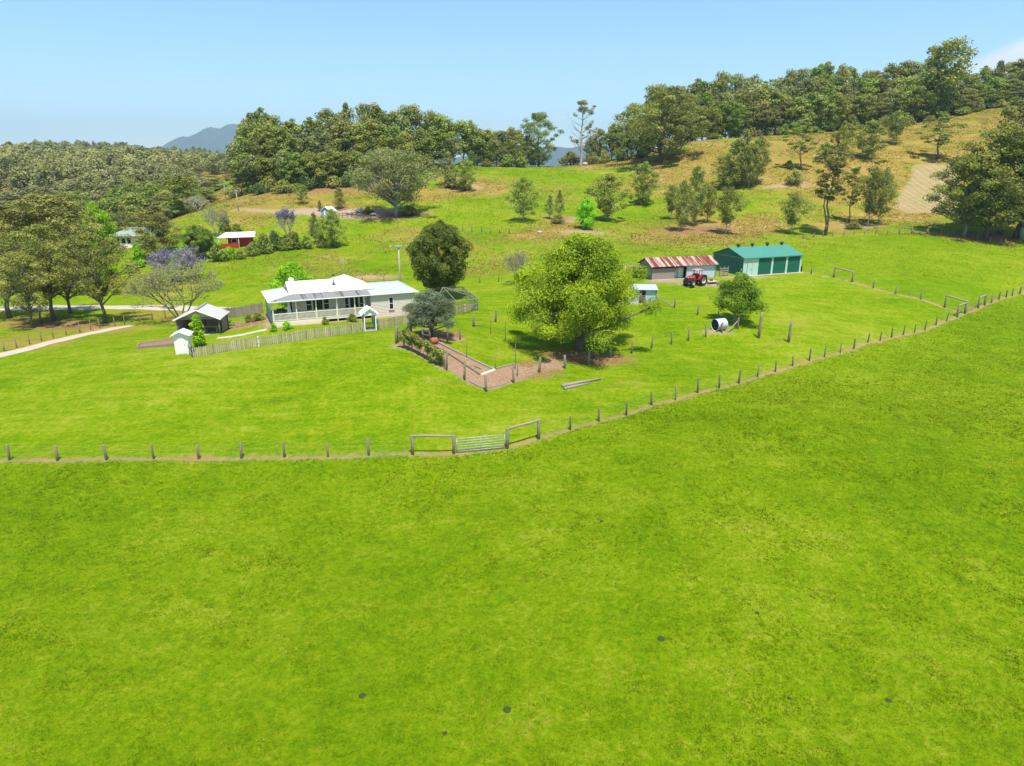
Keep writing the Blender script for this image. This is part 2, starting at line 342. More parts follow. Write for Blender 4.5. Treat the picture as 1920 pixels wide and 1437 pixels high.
class MB:
    def __init__(s): s.v = []; s.f = []
    def add(s, v, f):
        o = len(s.v); s.v += [tuple(p) for p in v]; s.f += [tuple(i + o for i in q) for q in f]; return s
    def box(s, c, size, rot=None):
        hx, hy, hz = (k / 2 for k in size)
        p = [Vector((x, y, z)) for x in (-hx, hx) for y in (-hy, hy) for z in (-hz, hz)]
        if rot is not None: p = [rot @ q for q in p]
        return s.add([q + Vector(c) for q in p], [(0, 1, 3, 2), (4, 6, 7, 5), (0, 4, 5, 1), (2, 3, 7, 6), (0, 2, 6, 4), (1, 5, 7, 3)])
    def box2(s, a, b): return s.box([(x + y) / 2 for x, y in zip(a, b)], [abs(x - y) for x, y in zip(a, b)])
    def bar(s, p, q, w, h=None, up=(0, 0, 1)):
        p, q = Vector(p), Vector(q); d = (q - p); n = d.length
        if n < 1e-6: return s
        d /= n; u = Vector(up)
        if abs(d.dot(u)) > .98: u = Vector((1, 0, 0))
        a = d.cross(u).normalized(); b = a.cross(d); h = h or w
        c = [p + d * t + a * i * w / 2 + b * j * h / 2 for t in (0, n) for i in (-1, 1) for j in (-1, 1)]
        return s.add(c, [(0, 1, 3, 2), (4, 6, 7, 5), (0, 4, 5, 1), (2, 3, 7, 6), (0, 2, 6, 4), (1, 5, 7, 3)])
    def path(s, P, rad, n=6, cap=True):
        P = [Vector(p) for p in P]; vs = []; fs = []; a = None
        for i, p in enumerate(P):
            d = (P[min(i + 1, len(P) - 1)] - P[max(i - 1, 0)])
            d = d.normalized() if d.length > 1e-9 else Vector((0, 0, 1))
            if a is None: a = d.orthogonal().normalized()
            a = (a - d * a.dot(d)).normalized(); b = d.cross(a); r = rad[i] if hasattr(rad, '__len__') else rad
            vs += [p + (a * math.cos(t) + b * math.sin(t)) * r for t in (2 * math.pi * k / n for k in range(n))]
        for i in range(len(P) - 1):
            for k in range(n):
                fs.append((i * n + k, i * n + (k + 1) % n, (i + 1) * n + (k + 1) % n, (i + 1) * n + k))
        if cap: fs += [tuple(range(n - 1, -1, -1)), tuple(range((len(P) - 1) * n, len(P) * n))]
        return s.add(vs, fs)
    def tube(s, p, q, r, r2=None, n=10): return s.path([p, q], [r, r if r2 is None else r2], n)
    def poly(s, P): return s.add(P, [tuple(range(len(P)))])
    def slab(s, P, t, d=(0, 0, 1)):
        """a flat polygon given thickness t along -d"""
        n = len(P); d = Vector(d); lo = [Vector(p) - d * t for p in P]
        return s.add(list(P) + lo, [tuple(range(n)), tuple(range(2 * n - 1, n - 1, -1))] + [(i, i + n, (i + 1) % n + n, (i + 1) % n) for i in range(n)])
    def lathe(s, prof, n=24, c=(0, 0, 0), axis='Z'):
        vs = []; fs = []
        for (r, z) in prof:
            for k in range(n):
                t = 2 * math.pi * k / n; p = (r * math.cos(t), r * math.sin(t), z)
                if axis == 'Y': p = (p[0], p[2], p[1])
                if axis == 'X': p = (p[2], p[0], p[1])
                vs.append((p[0] + c[0], p[1] + c[1], p[2] + c[2]))
        for i in range(len(prof) - 1):
            for k in range(n): fs.append((i * n + k, i * n + (k + 1) % n, (i + 1) * n + (k + 1) % n, (i + 1) * n + k))
        return s.add(vs, fs)
    def build(s, name, mat, parent=None, smooth=False, world=None, label=None):
        me = bpy.data.meshes.new(name)
        v = [tuple(Vector(p) - world) for p in s.v] if world is not None else s.v
        me.from_pydata(v, [], s.f); me.update()
        import bmesh as _b
        bm = _b.new(); bm.from_mesh(me); _b.ops.recalc_face_normals(bm, faces=bm.faces); bm.to_mesh(me); bm.free()
        if smooth: me.polygons.foreach_set('use_smooth', [True] * len(me.polygons))
        o = link(name, me, M[mat] if isinstance(mat, str) else mat, parent)
        if label: o['label'] = label
        return o
def thing(name, label, cat, loc=(0, 0, 0), rotz=0, group=None):
    o = bpy.data.objects.new(name, None); COL.objects.link(o); o.empty_display_size = .3
    o.location = loc; o.rotation_euler = (0, 0, rotz); o['label'] = label; o['category'] = cat
    if group: o['group'] = group
    return o
def tag(o, label=None, cat=None, group=None, kind=None):
    for k, v in (('label', label), ('category', cat), ('group', group), ('kind', kind)):
        if v: o[k] = v
    return o

# ------------------------------------------------------------------ the ground sheet
def grow(a, b, s0, k):
    out = [a]; s = s0
    while out[-1] < b: s *= k; out.append(out[-1] + s)
    return out
xs = np.arange(-72, 86, .55); r_ = grow(xs[-1], 330, .55, 1.022); r2 = grow(r_[-1], 15000, r_[-1] - r_[-2], 1.16)
l_ = grow(-xs[0], 330, .55, 1.022); l2 = grow(l_[-1], 15000, l_[-1] - l_[-2], 1.16)
xs = np.concatenate([-np.array(l2[::-1])[:-1], -np.array(l_[::-1])[:-1], xs, r_[1:], r2[1:]])
ys = np.concatenate([-np.array(grow(0, 3000, 12, 1.3))[::-1], np.arange(3, 14, 3), np.arange(15, 112, .55), np.arange(112, 320, 1.15), np.array(grow(320, 15000, 1.2, 1.07))[1:]])
GX, GY = np.meshgrid(xs, ys); nx, ny = len(xs), len(ys)
GZ_ = H(GX, GY)
gv = np.stack([GX, GY, GZ_], -1).reshape(-1, 3)
ii = np.arange(nx * ny).reshape(ny, nx)
quads = np.stack([ii[:-1, :-1], ii[:-1, 1:], ii[1:, 1:], ii[1:, :-1]], -1).reshape(-1, 4)
gm = mesh_np('ground', gv, quads); gm.polygons.foreach_set('use_smooth', [True] * len(gm.polygons))
X_, Y_ = gv[:, 0].astype(float), gv[:, 1].astype(float)
A_dry = np.zeros(len(gv)); A_soil = np.zeros(len(gv)); A_lit = np.zeros(len(gv)); A_pl = np.zeros(len(gv)); A_rough = np.zeros(len(gv))
def blob(arr, px, py, rx, ry, w):
    """a patch of ground centred on a spot, its half widths measured on the ground"""
    c = hit(px, py); ex = hit(px + rx, py) - c
    y0, y1 = hit(px, py - ry), hit(px, py + ry)
    sx = max(1.0, abs((rx / F) * depth(c.x, c.y, c.z))); sy = max(1.0, min(abs(y0.y - y1.y) / 2, 60))
    slope = c.x / max(c.y, 1)
    dy = (Y_ - c.y); dx = (X_ - c.x) - slope * dy
    arr += w * np.exp(-((dx / sx) ** 2 + (dy / sy) ** 2) ** 1.3)
def seg(arr, P, width, w, soft=.5):
    for a, b in zip(P[:-1], P[1:]):
        ax, ay, bx, by = a[0], a[1], b[0], b[1]; n2 = (bx - ax) ** 2 + (by - ay) ** 2 + 1e-9
        near = (X_ > min(ax, bx) - 6) & (X_ < max(ax, bx) + 6) & (Y_ > min(ay, by) - 6) & (Y_ < max(ay, by) + 6)
        t = np.clip(((X_[near] - ax) * (bx - ax) + (Y_[near] - ay) * (by - ay)) / n2, 0, 1)
        d = np.hypot(X_[near] - ax - t * (bx - ax), Y_[near] - ay - t * (by - ay))
        arr[near] = np.maximum(arr[near], w * np.clip((width / 2 + soft - d) / soft, 0, 1))
def inside(P):
    m = np.zeros(len(X_), bool)
    for (x0, y0), (x1, y1) in zip(P, P[1:] + P[:1]):
        c = ((y0 > Y_) != (y1 > Y_)); c &= X_ < (x1 - x0) * (Y_ - y0) / (y1 - y0 + 1e-12) + x0; m ^= c
    return m
def G(*pp): return [tuple(hit(a, b)[:2]) for a, b in pp]
# fence lines (photograph pixels of the foot of every post)
ROW_L = [(18,863),(108,864),(200.5,862),(288,860.5),(372.6,860.5),(453,859.5),(533,857.6),(615.4,857),(691.6,854)]
ROW_R = [(1069,806),(1122.7,790.6),(1174.4,779),(1221.7,759.7),(1266.4,750.4),(1308,737),(1348.3,728),(1384.8,719.3),(1420,707.3),(1453.8,697.7),(1486,686.7),
 (1517.5,676.6),(1545.8,670),(1575.5,661.8),(1601,654.6),(1626.7,642.6),(1650,640),(1671.8,633.5),(1693.3,628.7),(1714.4,624),(1734,619),(1754.7,610),(1774.8,602)]
ROW_E = [(1858.8,568.5),(1872.6,562),(1886.6,558),(1898,555),(1911.7,551)]
ROW_IN = [(1637,541),(1678.7,552),(1726,562)]
ROW_K = [(1507.7,447.7),(1525,446),(1542.7,444.8),(1561,443.7),(1582,441.6),(1601,440.5),(1621,439.5),(1642,439.4),(1663,439.4)]
ROW_K2 = [(1787.7,441.6),(1809,445),(1832,450),(1856,455),(1884,458)]
main_line = G((-60, 866), *ROW_L, (774, 852), (851, 851), (951, 841), (1010, 823), *ROW_R, (1794, 594.7), (1809.6, 588), (1833.6, 578), (1845.7, 573), *ROW_E, (1940, 543))
seg(A_dry, main_line, .3, .70, .9); seg(A_soil, main_line, .1, .30, .5)
in_line = G((1440, 505), (1520.8, 513.8), (1563.4, 520.3), (1597.8, 529), *ROW_IN, (1771, 577), (1809.6, 588))
seg(A_dry, in_line, .5, .9, .7); seg(A_soil, in_line, .1, .5, .5)
kn = G(*ROW_K, (1685, 439.4), (1764, 439), *ROW_K2); seg(A_dry, kn, 1.0, 1.0, 1.5)
# dry grass
for b in [(1330,290,90,45,.95),(1260,330,90,30,.7),(1500,270,120,30,.8),(1450,300,60,40,.8),(1560,250,70,25,.7),(1690,260,60,40,.75),(1640,330,60,40,.6),(1720,300,60,40,.7),
          (1560,360,80,50,.75),(1680,400,70,26,1.0),(1580,425,70,16,1.0),(1420,420,60,20,.95),(1340,436,80,20,1.1),(1300,400,50,30,.8),(1220,440,70,22,.6),(1150,350,60,20,.3),(1060,425,60,14,.9),
          (1010,440,60,10,.8),(880,352,60,14,.8),(800,365,70,12,1.0),(840,330,40,10,.5),(700,362,80,10,.95),(560,370,80,14,.85),(470,382,40,14,.8),(640,392,80,14,.7),(500,400,60,20,.6),(450,400,40,30,.4),
          (1040,365,50,20,.35),(1180,300,60,12,.95),(1100,312,60,6,.6),(930,345,60,20,.4),(350,400,60,30,.75),(410,375,40,14,.8),
          (950,505,60,16,.5),(700,521,60,8,.9),(860,510,50,14,.5),(600,500,120,40,.25),(900,460,150,25,.30),(760,440,80,16,.5),
          (60,640,110,16,.95),(200,615,80,14,.95),(300,592,90,12,.95),(60,600,90,18,.8),(380,545,90,30,.35),(260,540,80,24,.4),
          (1860,450,80,10,.9),(1800,232,130,26,.95),(1880,265,80,40,.8),(1740,290,70,40,.5),(1830,330,90,60,.6),(1890,420,40,20,.8),(1780,400,60,30,.6),(1800,250,60,30,.6),(1880,230,40,20,.8),
          (240,960,140,40,.16),(700,1040,60,20,.30),(990,965,110,26,.16),(1280,1300,140,90,.16),(1040,1330,120,90,.20),(640,1350,120,70,.14),(1700,1250,120,60,.12),(1380,980,90,26,.13),(220,1220,160,60,.12),
          (700,790,100,14,.3),(600,700,90,8,.22),(430,735,90,8,.2),(1500,610,100,10,.25),(1640,600,60,8,.25),(1270,570,60,10,.25),(1450,520,40,4,.5),(980,700,90,14,.5),(850,720,60,8,.4)]:
    blob(A_dry, *b)
for b in [(1320,430,26,6,.7),(1060,412,40,6,.6),(1090,436,50,5,.45),(620,398,60,8,.85),(690,402,60,8,.9),(560,396,50,6,.5),(1610,424,40,5,.6),(870,352,40,5,.6),(1500,345,30,6,.4),(740,403,60,9,.55),(1450,350,25,4,.5),
          (700,520,45,4,.6),(1330,532,60,4,.8),(1250,527,40,3,.7),(1400,520,60,2.5,.6),(1190,568,30,3,.5),(760,650,30,6,.4),(1345,622,30,5,.5),(1390,340,50,5,.3)]:
    blob(A_soil, *b)
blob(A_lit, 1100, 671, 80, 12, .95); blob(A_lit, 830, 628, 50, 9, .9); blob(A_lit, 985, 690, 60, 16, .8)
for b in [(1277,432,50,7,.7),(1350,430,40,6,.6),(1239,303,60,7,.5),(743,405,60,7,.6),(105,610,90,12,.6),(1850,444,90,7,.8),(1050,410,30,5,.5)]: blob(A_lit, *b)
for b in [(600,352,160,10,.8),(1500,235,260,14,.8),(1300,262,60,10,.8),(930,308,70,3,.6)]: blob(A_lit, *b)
A_rough[:] = np.clip((Y_ - np.interp(X_, [p[0] for p in main_line], [p[1] for p in main_line])) / .6, 0, 1) * np.clip((150 - Y_) / 25, 0, 1)
il = np.array(in_line); A_rough *= np.clip(1 - (Y_ - np.interp(X_, il[::1, 0][np.argsort(il[:, 0])], il[:, 1][np.argsort(il[:, 0])])) * (X_ > il[0, 0]) / 1.0, 0, 1)
A_dry += .20 * np.clip((Y_ - 122) / 14, 0, 1) * np.clip((75 - X_) / 30, 0, 1) * (Y_ < 330)
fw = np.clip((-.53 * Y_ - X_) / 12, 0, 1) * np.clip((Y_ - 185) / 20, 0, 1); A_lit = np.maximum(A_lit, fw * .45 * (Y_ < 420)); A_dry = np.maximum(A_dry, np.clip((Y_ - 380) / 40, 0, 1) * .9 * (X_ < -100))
pp = G((1712,308),(1790,306),(1800,330),(1800,395),(1700,401),(1672,388),(1690,360),(1706,335))
A_pl[inside(pp)] = .9
# vegetable garden: litter and mulch everywhere inside, a lawn rectangle within
GARD = [(743,645),(773,659.5),(802,675),(837,694),(871,713),(912,733.5),(963.5,718.5),(1011,699),(1059,691),(1040,672),(985,690),(940,660),(920,640),(866,634),(820,622)]
gi = inside(G(*GARD)); A_soil[gi] = .8; A_lit[gi] = .32
lawn = inside(G((824,643),(925,694),(968,684),(990,676),(945,645),(922,626),(870,622),(868,638))); A_soil[lawn] = 0; A_lit[lawn] = 0; A_dry[lawn] *= .3
bed = inside(G((424,620),(437,603),(497,594),(500,606),(470,612))); A_soil[bed] = .9; A_lit[bed] = .5
seg(A_soil, G((445, 394), (520, 397), (580, 401), (640, 407), (700, 409)), 1.5, .5, 2.0)
for o_ in (-.8, .8):
    for tr_ in ([(985, 752), (1100, 735), (1250, 705), (1400, 668), (1490, 630), (1540, 590), (1545, 550), (1500, 528)], [(1540, 590), (1640, 570), (1690, 590), (1760, 596)], [(60, 770), (250, 740), (420, 715), (600, 690), (700, 668)]):
        seg(A_dry, [(x_, y_ + o_) for x_, y_ in G(*tr_)], .25, .30, .5)
hl = [HOUSE + Matrix.Rotation(HROT, 3, 'Z') @ Vector(p) for p in ((-.6, -.4, 0), (18, -.2, 0), (18, 9, 0), (-.6, 9, 0))]
A_soil[inside([tuple(p[:2]) for p in hl])] = .6
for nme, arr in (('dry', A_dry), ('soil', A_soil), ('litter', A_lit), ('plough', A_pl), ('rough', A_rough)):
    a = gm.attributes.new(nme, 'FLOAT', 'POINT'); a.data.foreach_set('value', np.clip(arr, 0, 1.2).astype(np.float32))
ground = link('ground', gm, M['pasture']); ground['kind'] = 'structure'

def strip(name, P, w, mat, lift=.05, kind='structure'):
    P = [Vector((p[0], p[1], 0)) for p in P]; q = []
    for a, b in zip(P[:-1], P[1:]):
        n = max(1, int((b - a).length / 1.0)); q += [a + (b - a) * k / n for k in range(n)]
    q.append(P[-1])
    for _ in range(6): q = [q[0]] + [(q[i - 1] + q[i] * 2 + q[i + 1]) / 4 for i in range(1, len(q) - 1)] + [q[-1]]
    m = MB(); nc = 5
    for i, p in enumerate(q):
        d = (q[min(i + 1, len(q) - 1)] - q[max(i - 1, 0)]).normalized(); s = Vector((-d.y, d.x, 0))
        ww = (w[0] + (w[1] - w[0]) * i / (len(q) - 1)) if isinstance(w, tuple) else w
        ww *= 1 + .10 * math.sin(i * 1.7) * math.sin(i * .6)
        for k in range(nc):
            a = p + s * ww * (k / (nc - 1) - .5); m.v.append((a.x, a.y, h1(a.x, a.y) + (lift if 0 < k < nc - 1 else .008)))
    for i in range(len(q) - 1):
        for k in range(nc - 1): m.f.append((i * nc + k, i * nc + k + 1, (i + 1) * nc + k + 1, (i + 1) * nc + k))
    o = m.build(name, mat, smooth=True); o['kind'] = kind; return o
strip('driveway', [hit(-90, 685), hit(0, 667), hit(50, 656), hit(110, 639), hit(190, 621), hit(245, 611)], (2.7, 1.8), 'road')
strip('road', [at(-160, 108), hit(0, 579), hit(110, 577), hit(250, 577), hit(340, 577), hit(395, 580), hit(435, 580)], (4.2, 3.6), 'road', .07)
strip('garden_path', [hit(408, 634), hit(440, 630), hit(475, 626), hit(500, 618)], .9, 'path')

# distant mountains
def mountain(cx, y, wid, zt, px_prof, dep):
    nxm, nym = 90, 30; xs_ = np.linspace(-1, 1, nxm); ys_ = np.linspace(-1, 1, nym); a, b = np.meshgrid(xs_, ys_)
    prof = np.interp(a, [p[0] for p in px_prof], [p[1] for p in px_prof])
    rid = prof * np.clip(1 - np.abs(b) ** 1.15, 0, 1) + .03 * np.sin(a * 31 + b * 9) * (1 - b * b) + .02 * np.sin(a * 57 - b * 21) * (1 - b * b)
    v = np.stack([cx + a * wid, y + b * dep, -25 + (zt + 25) * rid], -1).reshape(-1, 3)
    k = np.arange(nxm * nym).reshape(nym, nxm)
    me = mesh_np('mountain', v, np.stack([k[:-1, :-1], k[:-1, 1:], k[1:, 1:], k[1:, :-1]], -1).reshape(-1, 4))
    me.polygons.foreach_set('use_smooth', [True] * len(me.polygons))
    o = link('mountain', me, M['mountain']); o['kind'] = 'structure'
yM = 8600.0
mountain(ray(425, 240)[0] * yM, yM, 1650, ztop(233, yM), [(-1, 0), (-.6, .44), (-.41, .573), (-.306, .733), (-.163, .855), (-.1, .93), (.02, .98), (.12, 1.0), (.17, .95), (.3, .80), (.5, .5), (1, .1)], 1600)
yM = 7600.0
mountain(ray(1080, 275)[0] * yM, yM, 2000, ztop(273, yM), [(-1, .1), (-.6, .6), (-.2, .92), (0, .97), (.2, 1.0), (.5, .8), (1, .3)], 1400)

# ------------------------------------------------------------------ trees
def leaf_cloud(rng, C, RAD, n, size, up=.35, lowcut=.45):
    C = np.repeat(np.asarray(C), n, 0); RAD = np.repeat(np.asarray(RAD), n, 0); N = len(C)
    d = rng.normal(size=(N, 3)); d /= np.linalg.norm(d, axis=1)[:, None]
    lowm = (d[:, 2] < -.25) & (rng.random(N) < lowcut); d[lowm, 2] *= -1
    p = C + d * RAD * (rng.random(N) ** .42)[:, None]
    nrm = .85 * d + np.array([0, 0, up]) + .5 * rng.normal(size=(N, 3)); nrm /= np.linalg.norm(nrm, axis=1)[:, None] + 1e-9
    t1 = np.cross(nrm, rng.normal(size=(N, 3))); t1 /= np.linalg.norm(t1, axis=1)[:, None] + 1e-9
    t2 = np.cross(nrm, t1); s = size * (.55 + .9 * rng.random(N))[:, None]
    a, b = t1 * s * .5, t2 * s * .30
    v = np.stack([p - a, p + b + a * .15, p + a, p - b + a * .15], 1)
    return v.reshape(-1, 3), N
def crown_mesh(name, rng, C, RAD, n, size, mat, mat2=None, up=.35, tintc=None):
    v, N = leaf_cloud(rng, C, RAD, n, size, up)
    me = mesh_np(name, v, np.arange(N * 4).reshape(-1, 4))
    tc = np.repeat(rng.random(len(C)) if tintc is None else tintc, n)
    a = me.attributes.new('tint', 'FLOAT', 'FACE'); a.data.foreach_set('value', np.clip(.55 * tc + .45 * rng.random(N), 0, 1).astype(np.float32))
    me.materials.append(mat); return me
PROF = {
 'egg': lambda t: math.sin(math.pi * (.12 + .80 * t)) ** .75,
 'dome': lambda t: max(.05, 1 - t ** 2.4) ** .5 * (.80 + .20 * min(1, t * 4)),
 'umbrella': lambda t: (.35 + .65 * min(1, t / .55)) * max(.06, 1 - max(0, t - .45) ** 2 * 3.0) ** .5,
 'column': lambda t: (.75 + .25 * min(1, t * 4)) * (1 - t * .9) ** .55,
 'cone': lambda t: max(.06, 1 - t) ** .8,
 'bush': lambda t: max(.08, 1 - t ** 2) ** .5,
}
class Proto: pass
def make_tree(seed, h, w, prof='egg', base=.3, nc=30, cr=.2, nl=90, leaf=.4, flat=.75, mat='gum', bark='bark', tr=None, twigs=.5, fork=1, inner=.35, irr=.25, lean=.03, sides=6, branches=True, stems=1, limb=1.0):
    rng = np.random.default_rng(seed); rd = random.Random(seed); f = PROF[prof]
    C, RAD = [], []; rc0 = cr * w
    for i in range(nc):
        t = (i + rd.random()) / nc; t = t ** .92; phi = i * 2.39996 + rd.uniform(-.5, .5)
        rr = f(t) * w / 2 * (1 + rd.uniform(-irr, irr)); inn = rd.random() < inner
        rc = rc0 * rd.uniform(.6, 1.25) * (.65 + .35 * min(1, f(t) * 1.4))
        rad = max(0, rr - rc * .75) * (rd.uniform(.1, .65) if inn else rd.uniform(.8, 1.02))
        z = h * base + (h * (1 - base) - rc * flat) * t + rd.uniform(-.3, .3) * rc
        C.append((math.cos(phi) * rad, math.sin(phi) * rad, max(z, rc * flat * .8))); RAD.append((rc, rc, rc * flat))
    crown = crown_mesh('crown', rng, C, RAD, nl, leaf, L[mat])
    m = MB(); tr = tr or h * .018
    for st in range(stems):
        ox, oy = (rd.uniform(-.06, .06) * w, rd.uniform(-.06, .06) * w) if st else (0, 0)
        lx, ly = rd.uniform(-lean, lean) * h + ox * 2.2, rd.uniform(-lean, lean) * h + oy * 2.2; top = h * (base + (1 - base) * .72); ns = 7
        tp = [Vector((ox + lx * (k / ns) ** 1.5 + .012 * h * math.sin(k * 1.9 + seed + st), oy + ly * (k / ns) ** 1.5 + .012 * h * math.cos(k * 1.4 + seed), -.15 * (k == 0) + top * k / ns)) for k in range(ns + 1)]
        tp[0].x, tp[0].y = ox, oy
        trr = [tr * (1.35 if k == 0 else 1) * (1 - .86 * k / ns) * (.8 if st else 1) for k in range(ns + 1)]
        m.path(tp, trr, 8)
        if st == 0: TP, TR = tp, trr
    def on_trunk(z):
        u = max(0, min(.999, z / top)) * ns; k = int(u); return TP[k].lerp(TP[k + 1], u - k), TR[k] * (1 - (u - k)) + TR[k + 1] * (u - k)
    if branches:
        for c, r in zip(C, RAD):
            if rd.random() > twigs: continue
            c = Vector(c); hd = math.hypot(c.x, c.y); zs = min(top * .97, max(h * base * rd.uniform(.45, .95), c.z - hd * rd.uniform(.5, 1.1)))
            a, ra = on_trunk(zs); mid = a.lerp(c, .5) + Vector((rd.uniform(-.06, .06) * w, rd.uniform(-.06, .06) * w, (c.z - a.z) * .12 - hd * .05))
            r0 = min(ra * .62, tr * .5) * limb
            m.path([a, a.lerp(mid, .5), mid, mid.lerp(c, .55), c], [r0, r0 * .85, r0 * .65, r0 * .45, r0 * .18], 5, False)
            for q in range(2):
                e = c + Vector((rd.uniform(-1, 1) * r[0], rd.uniform(-1, 1) * r[0], rd.uniform(-.1, .8) * r[2])); m.path([mid.lerp(c, .5 + .2 * q), e], [r0 * .35, r0 * .08], 4, False)
    me = bpy.data.meshes.new('trunk'); me.from_pydata(m.v, [], m.f); me.update(); me.polygons.foreach_set('use_smooth', [True] * len(me.polygons)); me.materials.append(M[bark])
    p = Proto(); p.h, p.w, p.parts = h, w, [('trunk', me), ('crown', crown)]; return p
def put_tree(p, loc, h, w, rot, name, label, cat='tree', group=None):
    o = thing(name, label, cat, loc, rot, group); s = w / p.w; o.scale = (s, s, h / p.h)
    for nm, me in p.parts: link(nm, me, None, o)
    return o
def tree_px(p, px, py, top, wpx, name, label, cat='tree', group=None, rot=None, Y=None):
    b = hit(px, py) if Y is None else at(px, Y)
    d = depth(*b); h = max(1.0, ztop(top, b.y) - b.z); w = wpx / F * d
    if p in BULK: w *= 1.22; h *= 1.03
    return put_tree(p, b, h, w, rot if rot is not None else (px * 1.7) % 6.28, name, label, cat, group)

# prototypes: far forest trees (25 m), hillside gums (12 m)
FAR = [make_tree(100 + i, 25, 15, ['egg', 'umbrella', 'egg', 'dome'][i % 4], [.15, .27, .20, .10][i % 4], [50, 44, 54, 52][i % 4], [.175, .19, .155, .17][i % 4], 105, .78, .75,
       ['gum', 'gumgrey', 'gum', 'green', 'gumbrown', 'gum', 'green', 'gumgrey'][i], ['barkpale', 'bark', 'barkgrey', 'bark'][i % 4], .32, .6, irr=.32, inner=.25) for i in range(8)]
MID = [make_tree(200 + i, 12, 9.5, ['egg', 'column', 'umbrella', 'egg', 'column', 'egg'][i], [.16, .10, .24, .18, .18, .06][i], [54, 44, 42, 46, 34, 56][i], [.135, .16, .15, .14, .16, .13][i], 135, .36, .75,
       ['gum', 'gumbrown', 'gum', 'gum', 'gumgrey', 'gum'][i], ['barkgrey', 'bark', 'barkpale', 'barkgrey', 'bark', 'bark'][i], .17, .8, irr=.4, inner=.25) for i in range(6)]
ROADG = [make_tree(360 + i, 20, 14, 'egg', [.30, .26][i], [58, 50][i], [.125, .14][i], 200, .36, .72, ['gum', 'gumbrown'][i], 'bark', .34, .8, irr=.48, inner=.2, stems=[1, 2][i]) for i in range(2)]
SPREAD = make_tree(340, 21, 24, 'umbrella', .26, 80, .115, 190, .46, .7, 'gumgrey', 'barkgrey', .45, .9, irr=.3, inner=.2, limb=1.2)
BIG = [make_tree(350 + i, 28, 19, ['egg', 'dome', 'egg', 'egg'][i], [.12, .16, .2, .04][i], [95, 85, 80, 90][i], [.115, .125, .12, .12][i], 190, .50, .75, ['gum', 'gumbrown', 'gum', 'green'][i], ['bark', 'bark', 'barkgrey', 'bark'][i], .42, .6, irr=.38, inner=.22, stems=[1, 2, 1, 1][i]) for i in range(4)]
TALL = [make_tree(300 + i, 22, 9, ['umbrella', 'egg'][i], [.42, .34][i], [34, 36][i], .15, 150, .42, .65, ['gumbrown', 'gum'][i], 'bark', .24, .95, irr=.5, inner=.2, stems=[2, 1][i]) for i in range(2)]
BUSH = [make_tree(400 + i, 3, 4, 'bush', .02, 16, .26, 130, .32, .85, ['green', 'vine', 'dark', 'gumbrown', 'bright'][i], 'bark', .08, .3, irr=.3, stems=2) for i in range(5)]

BULK = FAR + MID + TALL + BIG + [SPREAD] + ROADG
# near trees -------------------------------------------------------------
b = hit(1085, 657); d_ = depth(*b)
CAMPH = make_tree(11, 12.7, 14.6, 'dome',   .21, 125, .110, 1050, .18, .80, 'lime', 'bark', .42, .75, irr=.38, inner=.22, lean=.02)
put_tree(CAMPH, b, ztop(443, b.y) - b.z + .3, 244 / F * d_, .6, 'shade_tree', 'large spreading lime green shade tree with leaf litter beneath, beside the garden enclosure')
ROUND = make_tree(12, 8.5, 7.6, 'egg', .17, 110, .125, 560, .19, .9, 'round', 'bark', .16, .5, irr=.17, inner=.15, stems=5)
tree_px(ROUND, 826, 0, 413, 118, 'rounded_tree', 'dense dark egg shaped tree with russet leaf tips behind the netted enclosure', Y=99)
DARK = make_tree(13, 6.4, 6.2, 'dome', .26, 70, .13, 560, .13, .85, 'silver', 'bark', .17, .7, irr=.26, inner=.25, stems=3, lean=.05)
tree_px(DARK, 809, 633, 543, 106, 'dome_tree', 'grey green dome shaped tree with dark trunk at the garden corner by the house')
TANKT = make_tree(14, 6.2, 6.8, 'dome', .28, 64, .15, 420, .17, .85, 'leafy', 'barkgrey', .16, .9, irr=.2, inner=.3, stems=2, limb=1.2)
tree_px(TANKT, 1383, 606, 512, 103, 'fork_trunked_tree', 'small round green tree with forked pale trunk above the fallen water tank')
LIME = make_tree(15, 6, 6, 'dome', .1, 50, .165, 400, .22, .85, 'bright', 'bark', .15, .6, irr=.3)
tree_px(LIME, 553, 0, 489, 84, 'bright_tree', 'bright lime green tree showing above the white roof behind the house', Y=97)
KBUSH = make_tree(16, 3.6, 2.1, 'column', .02, 34, .27, 200, .2, .85, 'bright', 'bark', .06, .3, irr=.35)
tree_px(KBUSH, 374, 650, 588, 32, 'leafy_shrub', 'tall bright green shrub between the white hut and the open shed', 'shrub')
